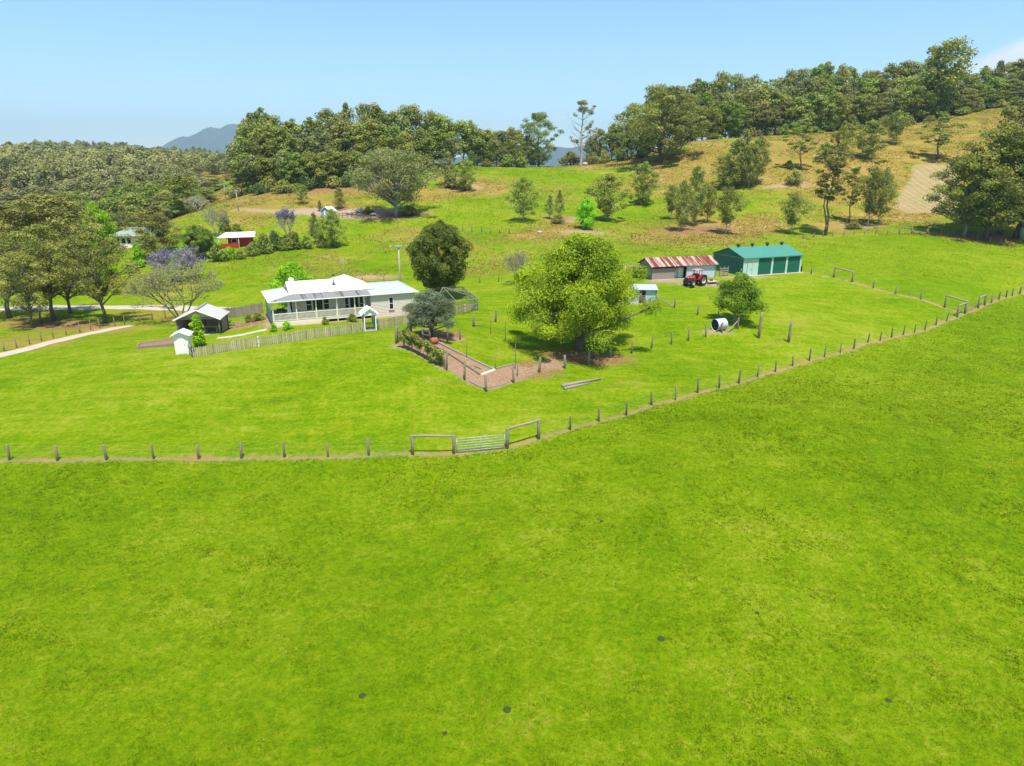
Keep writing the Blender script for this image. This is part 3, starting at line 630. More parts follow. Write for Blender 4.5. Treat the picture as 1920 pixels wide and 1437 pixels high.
# sparse leafless spreading trees
def bare_tree(seed, h, w, mat, nleaf, leaf, depth_n=5, bark='barkgrey', topbias=0.0, spread=.62, thin=1.0):
    rd = random.Random(seed); rng = np.random.default_rng(seed); m = MB(); tips = []
    def grow_(p, d, ln, r, k):
        q = p + d * ln; mid = p.lerp(q, .5) + Vector((rd.uniform(-1, 1), rd.uniform(-1, 1), rd.uniform(-.4, .6))) * ln * .09
        m.path([p, mid, q], [r, r * .85, r * .66], 6 if k < 2 else 4, False)
        if k >= 2: tips.append(tuple(q)); tips.append(tuple(mid))
        if k >= depth_n: return
        for _ in range(3 if k < 3 else 2 + (rd.random() < .5)):
            e = (d + Vector((rd.gauss(0, 1), rd.gauss(0, 1), rd.gauss(.15, .6))) * spread).normalized()
            if e.z < -.05: e.z = abs(e.z) * .4
            grow_(q, e.normalized(), ln * rd.uniform(.62, .86), r * .62, k + 1)
    for s in range(4):
        a = s * 1.57 + rd.uniform(-.3, .3); grow_(Vector((0, 0, -.1)), Vector((math.cos(a) * .62, math.sin(a) * .62, .8)).normalized(), h * .27, h * .022 * thin, 0)
    P = np.array(tips); s = np.array([w / (np.percentile(np.abs(P[:, :2]), 97) * 2), 0, h / np.percentile(P[:, 2], 99)]); s[1] = s[0]
    m.v = [(v[0] * s[0], v[1] * s[1], v[2] * s[2]) for v in m.v]; P = P * s
    if topbias: P = P[P[:, 2] > h * topbias]
    rr = np.full((len(P), 3), leaf * 1.7)
    crown = crown_mesh('crown', rng, P, rr, nleaf, leaf, L[mat], up=.3)
    me = bpy.data.meshes.new('trunk'); me.from_pydata(m.v, [], m.f); me.update(); me.materials.append(M[bark])
    p = Proto(); p.h, p.w, p.parts = h, w, [('trunk', me), ('crown', crown)]; return p
JAC = bare_tree(21, 7.5, 10.5, 'sparse', 1, .15, 6, 'bark', thin=.7); tree_px(JAC, 340, 0, 492, 152, 'sparse_tree', 'wide spreading nearly leafless tree behind the open garden shed', Y=93)
PUR = bare_tree(22, 8, 9, 'purple', 1, .30, 6, topbias=.50); tree_px(PUR, 332, 0, 468, 92, 'jacaranda_tree', 'larger purple flowering tree rising behind the sparse leafless tree', Y=128)
PUR2 = bare_tree(23, 8, 5, 'purple', 3, .3, 5, topbias=.72, bark='barkpale'); tree_px(PUR2, 541, 449, 394, 38, 'jacaranda_tree', 'small pale purple topped tree standing among the hedge shrubs', 'tree')
BARE = bare_tree(24, 4.5, 4.5, 'sparse', 1, .12, 5); tree_px(BARE, 972, 533, 470, 52, 'bare_tree', 'small leafless tree at the left edge of the large shade tree')
PALE = bare_tree(25, 5, 7, 'sparse', 1, .2, 5, 'barkpale'); tree_px(PALE, 408, 443, 388, 46, 'bare_tree', 'pale leafless tree beside the red walled cottage')
tree_px(PALE, 372, 0, 366, 46, 'bare_tree', 'pale grey leafless tree on the grassy slope above the cottages', Y=215)

# single trees of the hillside
HS = [
 (MID[3],981,416,335,52,'gum_tree','slim olive gum above a dark shadow patch, behind the fence row on the slope'),
 (MID[4],1031,411,366,22,'gum_sapling','brownish young gum, the shorter of the two thin saplings mid slope'),
 (MID[4],1049,409,357,19,'gum_sapling','thin taller sapling standing just right of the brownish one mid slope'),
 (LIME,1098,430,368,38,'bright_tree','bright green bushy young tree on the slope behind the shade tree'),
 (MID[0],1139,415,326,62,'gum_tree','open crowned gum just right of the bright green young tree'),
 (MID[5],1205,385,306,46,'gum_tree','upright bushy gum on the slope below the big ridge gum'),
 (BIG[0],1239,304,162,128,'gum_tree','huge broad gum standing out in front of the ridge wood'),
 (BIG[3],1010,309,211,60,'gum_tree','tall dense dark tree on the saddle of the ridge, left of the half dead gum'),
 (MID[3],1277,433,340,42,'gum_tree','grey gum at the left front of the clump behind the rusty roof'),
 (MID[0],1300,424,311,42,'gum_tree','tallest gum of the clump behind the rusty roofed shed'),
 (MID[2],1257,412,348,34,'gum_tree','low leaning gum at the back left of the clump behind the rusty roof'),
 (MID[3],1326,418,350,40,'gum_tree','small gum at the right of the clump behind the rusty roof'),
 (MID[2],1360,439,352,56,'gum_tree','rounded gum in front of the dense clump behind the green shed'),
 (MID[3],1404,353,272,44,'gum_tree','low olive gum filling the middle of the dense clump up the slope'),
 (MID[0],1374,347,264,44,'gum_tree','gum at the back left of the dense clump up the slope'),
 (MID[1],1390,350,244,50,'gum_tree','tallest olive gum of the dense clump up the slope behind the green shed'),
 (MID[3],1419,346,258,40,'gum_tree','gum at the right of the dense clump up the slope behind the green shed'),
 (MID[5],1360,356,290,48,'gum_tree','yellow green tree at the left of the dense clump up the slope'),
 (TALL[1],1499,318,223,46,'gum_tree','straight trunked gum alone in the dry grass below the ridge wood'),
 (BUSH[3],1490,347,319,34,'shrub','grey brown round shrub in the dry grass below the straight trunked gum'),
 (BUSH[0],1479,316,300,20,'shrub','small green shrub at the foot of the straight trunked gum'),
 (MID[2],1482,439,362,54,'gum_tree','light green umbrella crowned tree with pale trunk behind the green shed'),
 (MID[5],1576,312,230,38,'gum_tree','light green narrow tree below the ridge wood'),
 (MID[0],1626,299,226,62,'gum_tree','dark gum at the left of the pair standing before the ridge wood'),
 (MID[2],1675,271,209,52,'gum_tree','dark gum at the right of the pair standing before the ridge wood'),
 (TALL[1],1757,299,220,62,'gum_tree','leaning gum on the slope above the ploughed patch'),
 (TALL[0],1547,442,288,68,'gum_tree','very tall twin trunked gum at the foot of the slope right of the green shed'),
 (TALL[1],1591,417,314,36,'gum_tree','thin wispy gum between the twin trunked gum and the leaning pair'),
 (MID[2],1626,425,314,54,'gum_tree','left gum of the open pair beside the ploughed patch'),
 (MID[3],1647,421,318,44,'gum_tree','right gum of the open pair beside the ploughed patch'),
 (MID[5],1545,302,268,34,'gum_tree','small bushy tree at the foot of the light green narrow tree'),
 (SPREAD,743,407,279,156,'gum_tree','wide spreading grey gum alone in front of the wood on the rounded hill'),
 (MID[3],567,383,346,24,'gum_sapling','lone sapling in the dry grass below the rounded hill wood'),
 (MID[1],637,392,352,30,'gum_tree','leaning olive tree next to the small blue shed'),
 (MID[5],624,464,394,48,'gum_tree','dense dark bushy tree at the right end of the hedge shrubs'),
 (MID[4],592,458,400,26,'gum_tree','brownish thin tree in the hedge shrubs left of the dense dark tree'),
 (MID[1],600,396,376,12,'gum_sapling','small green sapling left of the blue shed'),
 (MID[4],840,347,287,42,'gum_tree','grey green column shaped tree, left of two at the right end of the hill wood'),
 (MID[5],872,358,299,40,'gum_tree','grey green column shaped tree, right of two at the end of the hill wood'),
 (FAR[5],1758,0,71,84,'gum_tree','tallest tree of the skyline, bare stemmed above the right ridge wood'),
 (BIG[0],1846,449,240,140,'gum_tree','largest dark gum over the knoll fence beside the ploughed patch'),
 (BIG[2],1806,444,290,110,'gum_tree','lower left gum of the group shading the knoll fence'),
 (BIG[1],1877,441,186,130,'gum_tree','rear gum of the group over the knoll fence, its crown reaching highest'),
 (BIG[2],1915,449,262,130,'gum_tree','gum with leaning pale trunk at the right edge over the knoll fence'),
 (TALL[0],1905,447,150+60,90,'gum_tree','open crowned gum at the right edge behind the leaning pale trunk'),
]
for p, px, py, top, w, nm, lab in HS:
    tree_px(p, px, py, top, w, nm, lab, 'shrub' if nm == 'shrub' else 'tree', Y=(305 if py == 0 else None))
# half dead gum on the saddle
DEAD = bare_tree(31, 24, 13, 'gumgrey', 7, .55, 5, 'barkpale', topbias=.86, spread=.42); 
def dead_gum():
    rd = random.Random(5); m = MB(); b = hit(1089, 310); H_ = ztop(182, b.y) - b.z; o = thing('half_dead_gum', 'tall half dead gum with bare pale branches on the saddle of the ridge', 'tree', b)
    tp = [Vector((.25 * math.sin(k * 1.1), .2 * math.cos(k * .8), H_ * .95 * k / 10 - .2 * (k == 0))) for k in range(11)]; m.path(tp, [.5 * (1 - .85 * k / 10) + .1 * (k == 0) for k in range(11)], 8); tips = []
    for i in range(46):
        t = rd.uniform(.22, .97); k = int(t * 10); a = tp[k]; ph = rd.uniform(0, 6.28); ln = H_ * (.30 - .20 * abs(t - .42)) * rd.uniform(.5, 1.1) * (1.0 if t < .8 else .45)
        e = a + Vector((math.cos(ph) * ln, math.sin(ph) * ln, ln * rd.uniform(.5, 1.1))); mid = a.lerp(e, .5) + Vector((math.cos(ph), math.sin(ph), -.3)) * ln * .1
        r0 = .16 * (1.1 - t * .7); m.path([a, mid, e], [r0, r0 * .7, r0 * .2], 5, False)
        for j in range(5):
            s = mid.lerp(e, rd.uniform(0, .9)); q = s + Vector((rd.gauss(0, 1), rd.gauss(0, 1), rd.uniform(0, 1.2))) * ln * .22; m.path([s, q], [r0 * .35, r0 * .1], 4, False)
        if t > .72 or (math.cos(ph) > .5 and .45 < t < .62) or (t < .4 and rd.random() < .5): tips += [e, mid.lerp(e, .6)]
    m.build('trunk', 'barkpale', o)
    rng = np.random.default_rng(9); C = np.array([tuple(t) for t in tips]); link('crown', crown_mesh('crown', rng, C, np.full((len(C), 3), .9) * np.array([1, 1, .7]), 34, .5, L['gumgrey']), None, o)
dead_gum()

# shrubs of the hedge and the gardens
SH = [(475,480,452,34,1,'yellow green shrub at the left end of the hedge below the red cottage'),(497,476,436,36,0,'round green shrub second from the left end of the long hedge'),(516,470,430,30,2,'dark upright shrub in the middle of the long hedge'),
 (534,470,446,26,1,'low yellow green shrub under the small purple tree'),(553,468,432,34,0,'broad shrub right of the small purple tree'),(576,466,440,30,0,'shrub next to the brownish thin tree in the hedge'),(604,465,440,24,1,'low pale shrub at the foot of the dense dark tree'),
 (452,486,468,26,1,'pale low shrub left of the hedge under the red cottage'),(430,486,462,34,4,'bright green bush in front of the red cottage'),(410,490,452,40,0,'olive bush left of the bright green bush by the red cottage'),(424,441,402,30,0,'green leafy bush on the slope between pale bare tree and red cottage'),
 (444,440,418,24,0,'small bush behind the red cottage roof'),(690,401,388,22,3,'brown scrub bush on the bare earth beside the spreading gum'),(770,404,386,40,3,'brown scrub at the foot of the wide spreading gum'),
 (1047,419,402,28,3,'dark low bush under the two thin saplings mid slope'),(1070,305,283,44,3,'grey scrub at the foot of the half dead gum'),(846,352,330,46,3,'brown scrub under the two column shaped trees'),(1600,430,414,30,3,'brown scrub under the thin wispy gum')]
for px, py, top, w, k, lab in SH: tree_px(BUSH[k], px, py, top, w, 'shrub', lab, 'shrub')
for px, py, top, w, k, lab in [(427,612,594,26,4,'small leafy bush right of the open garden shed'),(467,604,590,22,0,'strappy green plant by the paling fence'),(484,601,586,26,0,'second strappy plant close to the verandah end'),
 (514,621,612,18,4,'low green plant at the verandah corner'),(538,618,610,24,4,'low green mound in front of the verandah boards'),(661,603,591,24,0,'clipped round bush by the garden gate'),(702,606,588,14,2,'dark climbing plant inside the gate arch'),(610,609,602,16,1,'small plant below the verandah edge')]:
    tree_px(BUSH[k], px, py, top, w, 'garden_plant', lab, 'plant')

# woods of separate trees ------------------------------------------------
def wood_row(seed, x0, x1, step, Yf, topf, wpx, protos, label, group, jit=.35, name='gum_tree'):
    rd = random.Random(seed); px = x0
    while px < x1:
        y = np.interp(px, [a for a, _ in Yf], [b for _, b in Yf]) + rd.uniform(-3, 3)
        tp = np.interp(px, [a for a, _ in topf], [b for _, b in topf]) + rd.uniform(-9, 8)
        b = at(px + rd.uniform(-jit, jit) * step, y); h = ztop(tp, b.y) - b.z
        if h > 4: put_tree(rd.choice(protos), b, h, wpx * rd.uniform(.75, 1.25) / F * depth(*b), rd.uniform(0, 6.28), name, label, 'tree', group)
        px += step * rd.uniform(.8, 1.2)
g1 = 'trees of the wood on the rounded hill'
wood_row(1, 446, 800, 19, [(440, 236), (560, 233), (640, 236), (700, 243), (800, 252)], [(440, 305), (480, 285), (560, 290), (640, 275), (720, 300), (800, 296)], 58, FAR, 'gum at the shaded lower edge of the wood on the rounded hill', g1 + ' lower edge')
wood_row(2, 456, 860, 20, [(440, 246), (600, 246), (850, 262)], [(455, 262), (475, 235), (520, 234), (560, 250), (600, 240), (680, 226), (740, 240), (860, 256)], 66, FAR, 'gum in the middle ranks of the wood on the rounded hill', g1 + ' middle ranks')
wood_row(3, 468, 905, 22, [(440, 258), (900, 280)], [(455, 255), (475, 220), (510, 206), (540, 226), (570, 224), (610, 208), (680, 193), (720, 200), (785, 192), (830, 208), (880, 228), (905, 240)], 62, FAR, 'gum on the skyline of the wood on the rounded hill', g1 + ' skyline')
g2 = 'trees along the saddle of the ridge'
wood_row(4, 885, 1000, 15, [(880, 284), (1000, 284)], [(880, 232), (920, 236), (945, 250), (980, 244), (1000, 250)], 40, FAR, 'dark tree in the low row along the saddle left of the tall dense tree', g2)
wood_row(5, 890, 990, 17, [(880, 276), (1000, 276)], [(880, 264), (990, 270)], 36, [FAR[3], FAR[6], FAR[7]], 'low green tree in front of the dark row along the saddle', g2 + ' front')
wood_row(6, 1108, 1215, 17, [(1100, 282), (1215, 278)], [(1105, 256), (1130, 234), (1180, 232), (1215, 206)], 44, FAR, 'tree on the ridge between the half dead gum and the huge broad gum', g2 + ' right')
g3 = 'trees of the long wood on the right ridge'
sk = [(1180, 214), (1215, 180), (1250, 170), (1290, 172), (1335, 150), (1375, 152), (1400, 158), (1450, 152), (1500, 138), (1545, 125), (1580, 140), (1620, 136), (1660, 130), (1710, 118), (1760, 136), (1800, 150), (1830, 142), (1865, 118), (1890, 140), (1915, 116), (1960, 120)]
sk = [(a, b - 9) for a, b in sk]
wood_row(7, 1270, 1960, 19, [(1270, 284), (1400, 296), (1700, 306), (1960, 312)], [(a, b + 52) for a, b in sk], 54, FAR, 'gum at the front edge of the long wood on the right ridge', g3 + ' front edge')
wood_row(8, 1230, 1960, 21, [(1230, 290), (1400, 304), (1700, 314), (1960, 322)], [(a, b + 24) for a, b in sk], 62, FAR, 'gum in the middle of the long wood on the right ridge', g3 + ' middle')
wood_row(9, 1190, 1960, 23, [(1190, 296), (1400, 316), (1700, 326), (1960, 334)], sk, 62, FAR, 'gum on the skyline of the long wood on the right ridge', g3 + ' skyline')
g4 = 'trees of the valley wood at the left'
for k_, (Y0, tops, w_, nm_) in enumerate([(292, [(-20, 388), (100, 366), (180, 352), (260, 340), (340, 330), (400, 350)], 60, 'third'), (268, [(-20, 400), (100, 380), (180, 366), (260, 356), (340, 346), (390, 360)], 64, 'middle'),
        (246, [(-20, 412), (90, 394), (160, 380), (240, 372), (330, 362), (370, 374)], 68, 'front'), (226, [(-20, 428), (100, 412), (160, 398), (240, 392), (330, 384), (350, 390)], 72, 'nearest')]):
    wood_row(20 + k_, -30, [405, 385, 365, 345][k_], 27, [(0, Y0), (430, Y0)], tops, w_, FAR, 'gum in the %s rank of the valley wood at the left' % nm_, g4 + ' ' + nm_)
wood_row(13, -20, 240, 36, [(0, 190), (340, 196)], [(0, 445), (100, 430), (160, 432), (200, 446), (240, 440)], 66, FAR, 'tree in the low belt behind the roadside gums near the white cottage', g4 + ' low belt')
US = [(k_, m_) for k_, m_ in zip(BUSH, range(5)) if m_ in (0, 2, 3)]
def understory(seed, x0, x1, Yf, label, group):
    rd = random.Random(seed); px = x0
    while px < x1:
        y = np.interp(px, [a for a, _ in Yf], [b for _, b in Yf]) + rd.uniform(-4, 4); b = at(px, y)
        put_tree(rd.choice(US)[0], b, rd.uniform(2.5, 6), rd.uniform(4, 8), rd.uniform(0, 6.28), 'shrub', label, 'shrub', group); px += rd.uniform(16, 44)
understory(61, 446, 720, [(440, 231), (560, 228), (640, 231), (720, 240)], 'dark scrub at the foot of the wood on the rounded hill', 'scrub below the rounded hill wood')
understory(62, 1270, 1940, [(1270, 280), (1400, 291), (1700, 301), (1940, 307)], 'dark scrub at the foot of the long wood on the right ridge', 'scrub below the ridge wood')
understory(63, 885, 990, [(880, 272), (990, 272)], 'low scrub along the saddle of the ridge', 'scrub along the saddle')
understory(64, 1110, 1210, [(1110, 276), (1210, 272)], 'scrub on the ridge right of the half dead gum', 'scrub beside the half dead gum')
# single trees at the left
for p, px, Y, top, w, nm, lab in [
 (ROADG[0],103,95,424,120,'gum_tree','thick trunked gum at the middle of the roadside group on the left'),(ROADG[1],62,90,470,80,'gum_tree','front gum of the roadside group, its slim trunk nearest the fence'),
 (ROADG[1],18,98,412,116,'gum_tree','gum at the left edge of the roadside group'),(TALL[1],79,93,486,60,'gum_tree','slim gum close beside the front gum of the roadside group'),(ROADG[1],132,101,450,84,'gum_tree','slender gum right of the thick trunk in the roadside group'),
 (ROADG[0],197,93,440,112,'gum_tree','lone open crowned gum right of the roadside group by the drive'),(BIG[1],112,132,364,160,'gum_tree','tall brownish gum rising behind the roadside group'),(BIG[1],28,128,384,140,'gum_tree','brownish gum behind the left edge of the roadside group'),
 (LIME,190,170,376,62,'bright_tree','vivid green tree behind the white cottage'),(BIG[1],302,158,388,90,'gum_tree','orange tinted olive gum in front of the white cottage'),(ROUND,377,150,421,58,'dark_tree','rounded dark green tree between the two cottages'),
 (MID[5],284,150,436,46,'gum_tree','green tree at the right corner of the white cottage'),(KBUSH,262,145,455,26,'bright_shrub','bright green shrub in front of the white cottage'),(MID[1],268,195,386,22,'gum_tree','narrow olive tree behind the white cottage roof'),(MID[4],238,190,386,34,'gum_tree','grey leaved tree left of the narrow olive tree behind the white cottage'),
 (BUSH[4],345,140,452,36,'bright_shrub','light green shrub left of the rounded dark tree'),(FAR[3],345,222,330,66,'gum_tree','dense tree at the top of the grassy slope left of the power poles')]:
    tree_px(p, px, 0, top, w, nm, lab, Y=Y)
# far wooded hill beyond the valley: one mass
def far_wood():
    rng = np.random.default_rng(77); SRC = []
    for p in FAR:
        me = p.parts[1][1]; v = np.empty(len(me.vertices) * 3, np.float32); me.vertices.foreach_get('co', v); t = np.empty(len(me.polygons), np.float32); me.attributes['tint'].data.foreach_get('value', t)
        SRC.append((v.reshape(-1, 4, 3), t, p))
    V, T = [], []; SKX, SKY = [-10, 40, 60, 110, 150, 200, 250, 290, 330, 380, 450], [288, 277, 264, 265, 265, 268, 269, 270, 274, 279, 286]
    def add(x, y, z, h, w, n, g, tb):
        v, t, p = SRC[rng.integers(len(SRC))]; k = rng.choice(len(v), min(n, len(v)), replace=False); q = v[k]; c = q.mean(1, keepdims=True); q = c + (q - c) * g
        a = rng.random() * 6.283; ca, sa = math.cos(a), math.sin(a); sw, sh = w / p.w, h / p.h
        o = np.stack([(q[..., 0] * ca - q[..., 1] * sa) * sw + x, (q[..., 0] * sa + q[..., 1] * ca) * sw + y, q[..., 2] * sh + z], -1); V.append(o); T.append(np.clip(t[k] * .65 + tb, 0, 1))
    for k in range(900):
        y = 355 + 610 * rng.random() ** .95; px = rng.uniform(-180, 475 if y > 420 else 330); x = (px - CX) / F * y
        if y > 520 and vnoise(np.array([x]), np.array([y]), 45, 9)[0] < .2: continue
        h = rng.uniform(13, 24); zb = h1(x, y); h = min(h, ztop(np.interp(px, SKX, SKY) + rng.uniform(1, 12), y) - zb)
        if h < 5: continue
        add(x, y, h1(x, y), h, h * rng.uniform(.65, .95), 1500, 1.5, float(np.clip(vnoise(np.array([x]), np.array([y]), 70, 5)[0] * .5 - .1 + rng.normal() * .12, -.1, .5)))
    for px in np.sort(rng.uniform(-20, 455, 75)):
        y = rng.uniform(740, 905); b = at(px + rng.uniform(-5, 5), y); tp = np.interp(px, SKX, SKY) + abs(rng.normal()) * 9 - 3; h = ztop(tp, y) - b.z
        if h < 6: continue
        add(b.x, b.y, b.z, h, h * rng.uniform(.6, 1.0), 1300, 1.7, rng.uniform(-.1, .2))
    for Y0, tops, w_ in [(350, [(-20, 366), (60, 356), (140, 338), (200, 322), (260, 312), (330, 306), (370, 318), (436, 338)], 66), (322, [(-20, 378), (100, 358), (180, 340), (260, 326), (340, 318), (425, 346)], 70)]:
        for px in np.arange(-30, 436, 24):
            b = at(px + rng.uniform(-8, 8), Y0 + rng.uniform(-4, 4)); tp = np.interp(px, [a for a, _ in tops], [c for _, c in tops]) + rng.uniform(-9, 8); h = ztop(tp, b.y) - b.z
            if h > 5: add(b.x, b.y, b.z, h, w_ * rng.uniform(.8, 1.3) / F * depth(*b), 2600, 1.2, rng.uniform(-.05, .35))
    V = np.concatenate(V).reshape(-1, 3); T = np.concatenate(T).astype(np.float32); me = mesh_np('forest', V, np.arange(len(V)).reshape(-1, 4)); a = me.attributes.new('tint', 'FLOAT', 'FACE'); a.data.foreach_set('value', T); me.materials.append(L['far'])
    o = link('forest', me); tag(o, 'grey green eucalypt forest covering the far hill at the left', 'forest', None, 'stuff')
far_wood()

# ------------------------------------------------------------------ fences
def post_mb(m, b, h, r, rd, sq=False, lean=.075):
    t = Vector((rd.uniform(-lean, lean) * h, rd.uniform(-lean, lean) * h, h)); b = Vector(b)
    m.path([b + Vector((0, 0, -.3)), b + t * .5, b + t * .97, b + t], [r * 1.05, r, r * .95, r * .7], 7)
    return b + t
def wire_fence(name, label, P, h=1.25, r=.085, mat='timberd', wires=3, seed=1, extra=(), wr=.0035, pmats=None):
    rd = random.Random(seed); P = [Vector(p) for p in P]; o = thing(name, label, 'fence', P[len(P) // 2]); W = Vector(o.location)
    for i, p in enumerate(P):
        m = MB(); post_mb(m, p, h * rd.uniform(.88, 1.10), r * rd.uniform(.85, 1.2), rd); m.build('post', rd.choice([mat, mat, 'timber']), o, True, W)
    m = MB()
    Q = list(P) if not extra else [extra[0]] * (extra[0] is not None) + list(P) + [extra[1]] * (extra[1] is not None)
    for k in range(wires):
        z = h * (.9 - .27 * k)
        for a, b in zip(Q[:-1], Q[1:]):
            n = 3; pts_ = [Vector(a).lerp(Vector(b), t / n) for t in range(n + 1)]
            m.path([Vector((p.x, p.y, (1 - t / n) * a[2] + t / n * b[2] + z - .05 * math.sin(math.pi * t / n))) for t, p in enumerate(pts_)], wr, 4, False)
    m.build('wire', 'wire', o, world=W); return o
h_ = lambda P: [hit(a, b) for a, b in P]
SA, SB, SCc, SD = hit(774, 852.5), hit(851, 851), hit(951, 841), hit(1010, 823)
wire_fence('paddock_fence', 'row of weathered posts and wire running left from the metal gate across the paddock', [at(-75, SA.y - .4)] + h_(ROW_L), 1.28, .088, 'timber', 4, 3, (None, SA))
c1, c2, c3 = hit(1794.3, 594.7), hit(1809.6, 588), hit(1771, 577); c4, c5 = hit(1833.6, 578.3), hit(1845.7, 572.8)
wire_fence('paddock_fence', 'long line of dark posts running right from the metal gate up to the corner gate', h_(ROW_R), 1.28, .08, 'timberd', 4, 4, (SD, c1))
wire_fence('paddock_fence', 'short row of posts in long grass right of the far corner gate', h_(ROW_E) + [at(1935, hit(1911, 551).y + 7)], 1.25, .10, 'timberd', 3, 5, (c5, None))
i1, i2 = hit(1563.4, 520.3), hit(1597.8, 529)
wire_fence('yard_fence', 'three pale posts between the two timber stays beyond the yard', h_(ROW_IN), 1.35, .10, 'timber', 3, 6, (i2, c3))
wire_fence('yard_fence', 'single stump post and wires beside the green shed corner', [hit(1520.8, 513.8)], 1.3, .14, 'timber', 2, 7, (hit(1508, 512), i1))
k1, k2, k3, k4 = hit(1685.5, 439.6), hit(1708.5, 439.6), hit(1739, 439.6), hit(1764.3, 439.4)
wire_fence('knoll_fence', 'faint line of posts on the crest left of the knoll gate', h_(ROW_K), 1.2, .09, 'timber', 3, 8, (None, k1))
wire_fence('knoll_fence', 'short pale posts under the shady gums right of the knoll gate', h_(ROW_K2), 1.3, .10, 'timber', 3, 9, (k4, None))
wire_fence('hill_fence', 'far row of small posts across the field behind the round tree', h_([(812, 431), (830, 432), (848, 433), (868, 434), (885, 435), (903, 436), (920, 437), (937, 438), (955, 438.5)]), 1.1, .09, 'timberd', 2, 10)
wire_fence('tank_fence', 'line of posts from the shade tree to the fallen water tank', h_([(1184, 663), (1221.7, 653.5), (1259, 646), (1290.6, 639), (1323.4, 632), (1353, 624), (1383, 617)]), 1.45, .095, 'timber', 3, 11)
wire_fence('hut_fence', 'short run of pale posts from the iron hut down to the fallen tank', h_([(1264.6, 577), (1308, 591), (1346, 600)]), 1.2, .10, 'timber', 2, 12, (hit(1230, 567), hit(1383, 617)))
wire_fence('lawn_fence', 'three posts behind the garden lawn at the left of the shade tree', h_([(888, 613), (929, 604), (969, 596)]), 1.55, .12, 'timber', 2, 13)
wire_fence('roadside_fence', 'thin posts along the dry verge of the gravel drive', h_([(8, 659), (32, 652.5), (56, 646), (78, 639.5), (100, 634), (125, 629), (150, 624), (170, 619), (188, 616), (216, 612), (234, 609.5), (262, 604), (286, 600), (310, 596)]), 1.25, .065, 'timber', 3, 14)
wire_fence('road_fence', 'faint posts along the valley road behind the house', h_([(640, 531), (680, 531), (720, 531), (900, 531), (935, 529), (965, 527)]), 1.1, .06, 'timberd', 2, 15)

def stay(label, a, b, h, rr, seed):
    rd = random.Random(seed); a, b = Vector(a), Vector(b); o = thing('gate_stay', label, 'fence stay', (a + b) / 2); W = Vector(o.location); tops = []
    for p in (a, b):
        m = MB(); tops.append(post_mb(m, p, h + .08, rr, rd, lean=.025)); m.build('post', 'timber', o, True, W)
    m = MB(); d = (tops[1] - tops[0]).normalized(); q0, q1 = tops[0] - d * .12 - Vector((0, 0, .02)), tops[1] + d * .12 - Vector((0, 0, .02))
    m.path([q0, q0.lerp(q1, .35) + Vector((0, 0, .03)), q0.lerp(q1, .7) - Vector((0, 0, .02)), q1], [rr * .8, rr * .72, rr * .75, rr * .7], 7); m.build('rail', 'timberx', o, True, W)
    return tops
stay('weathered timber stay with two posts and top rail left of the metal gate', SA, SB, 1.42, .12, 1)
stay('weathered timber stay with two posts and top rail right of the metal gate', SCc, SD, 1.52, .13, 2)
stay('timber stay in the yard fence nearest the green shed', i1, i2, 1.6, .15, 3)
stay('timber stay of the yard fence meeting the far corner', c3, c2, 1.75, .14, 4)
stay('short timber stay left of the far corner gate opening', c1, c2 + Vector((-.2, -.2, 0)), 1.6, .15, 5)
stay('small timber stay right of the far corner gate opening', c4, c5, 1.6, .15, 6)
stay('left timber stay of the knoll gate', k1, k2, 1.5, .13, 7); stay('right timber stay of the knoll gate in tree shade', k3, k4, 1.5, .15, 8)
def gate(label, a, b, h, bars=5, mat='steel', lift=.15, r=.022):
    a, b = Vector(a), Vector(b); o = thing('metal_gate', label, 'gate', (a + b) / 2); W = Vector(o.location); m = MB(); up = Vector((0, 0, 1))
    for p in (a, b): m.tube(p + up * lift, p + up * h, r, n=8)
    m.tube(a + up * h, b + up * h, r, n=8); m.tube(a + up * lift, b + up * lift, r, n=8); m.build('frame', mat, o, True, W)
    for k in range(1, bars - 1):
        n = MB(); z = lift + (h - lift) * k / (bars - 1); n.tube(a + up * z, b + up * z, r * .8, n=6); n.build('bar', mat, o, True, W)
    n = MB(); c = a.lerp(b, .5); n.tube(c + up * lift, c + up * h, r * .8, n=6); n.build('brace', mat, o, True, W)
gate('galvanised five bar farm gate between two timber stays in the foreground', SB.lerp(SCc, .06), SB.lerp(SCc, .95), 1.18, 6, r=.032)
gate('thin wire gate in the far corner of the yard', c2.lerp(c4, .08), c2.lerp(c4, .92), 1.1, 4, 'timberd', r=.02)
gate('timber gate on the knoll between two stays', k2.lerp(k3, .08), k2.lerp(k3, .94), 1.25, 5, 'timber', r=.05)
for px, py, top, lab in [(1422, 634, 587, 'tall weathered lone post in the yard, nearer the fallen tank'), (1478, 642, 602, 'tall weathered lone post in the yard, nearer the long fence')]:
    b = hit(px, py); hh = ztop(top, b.y) - b.z; m = MB(); t = Vector((.10, .02, hh))
    m.path([Vector((0, 0, -.3)), t * .4 + Vector((.02, 0, 0)), t * .8, t], [.19, .17, .16, .12], 8); o = m.build('lone_post', 'timber', None, True); o.location = b; tag(o, lab, 'post', 'lone posts in the yard')

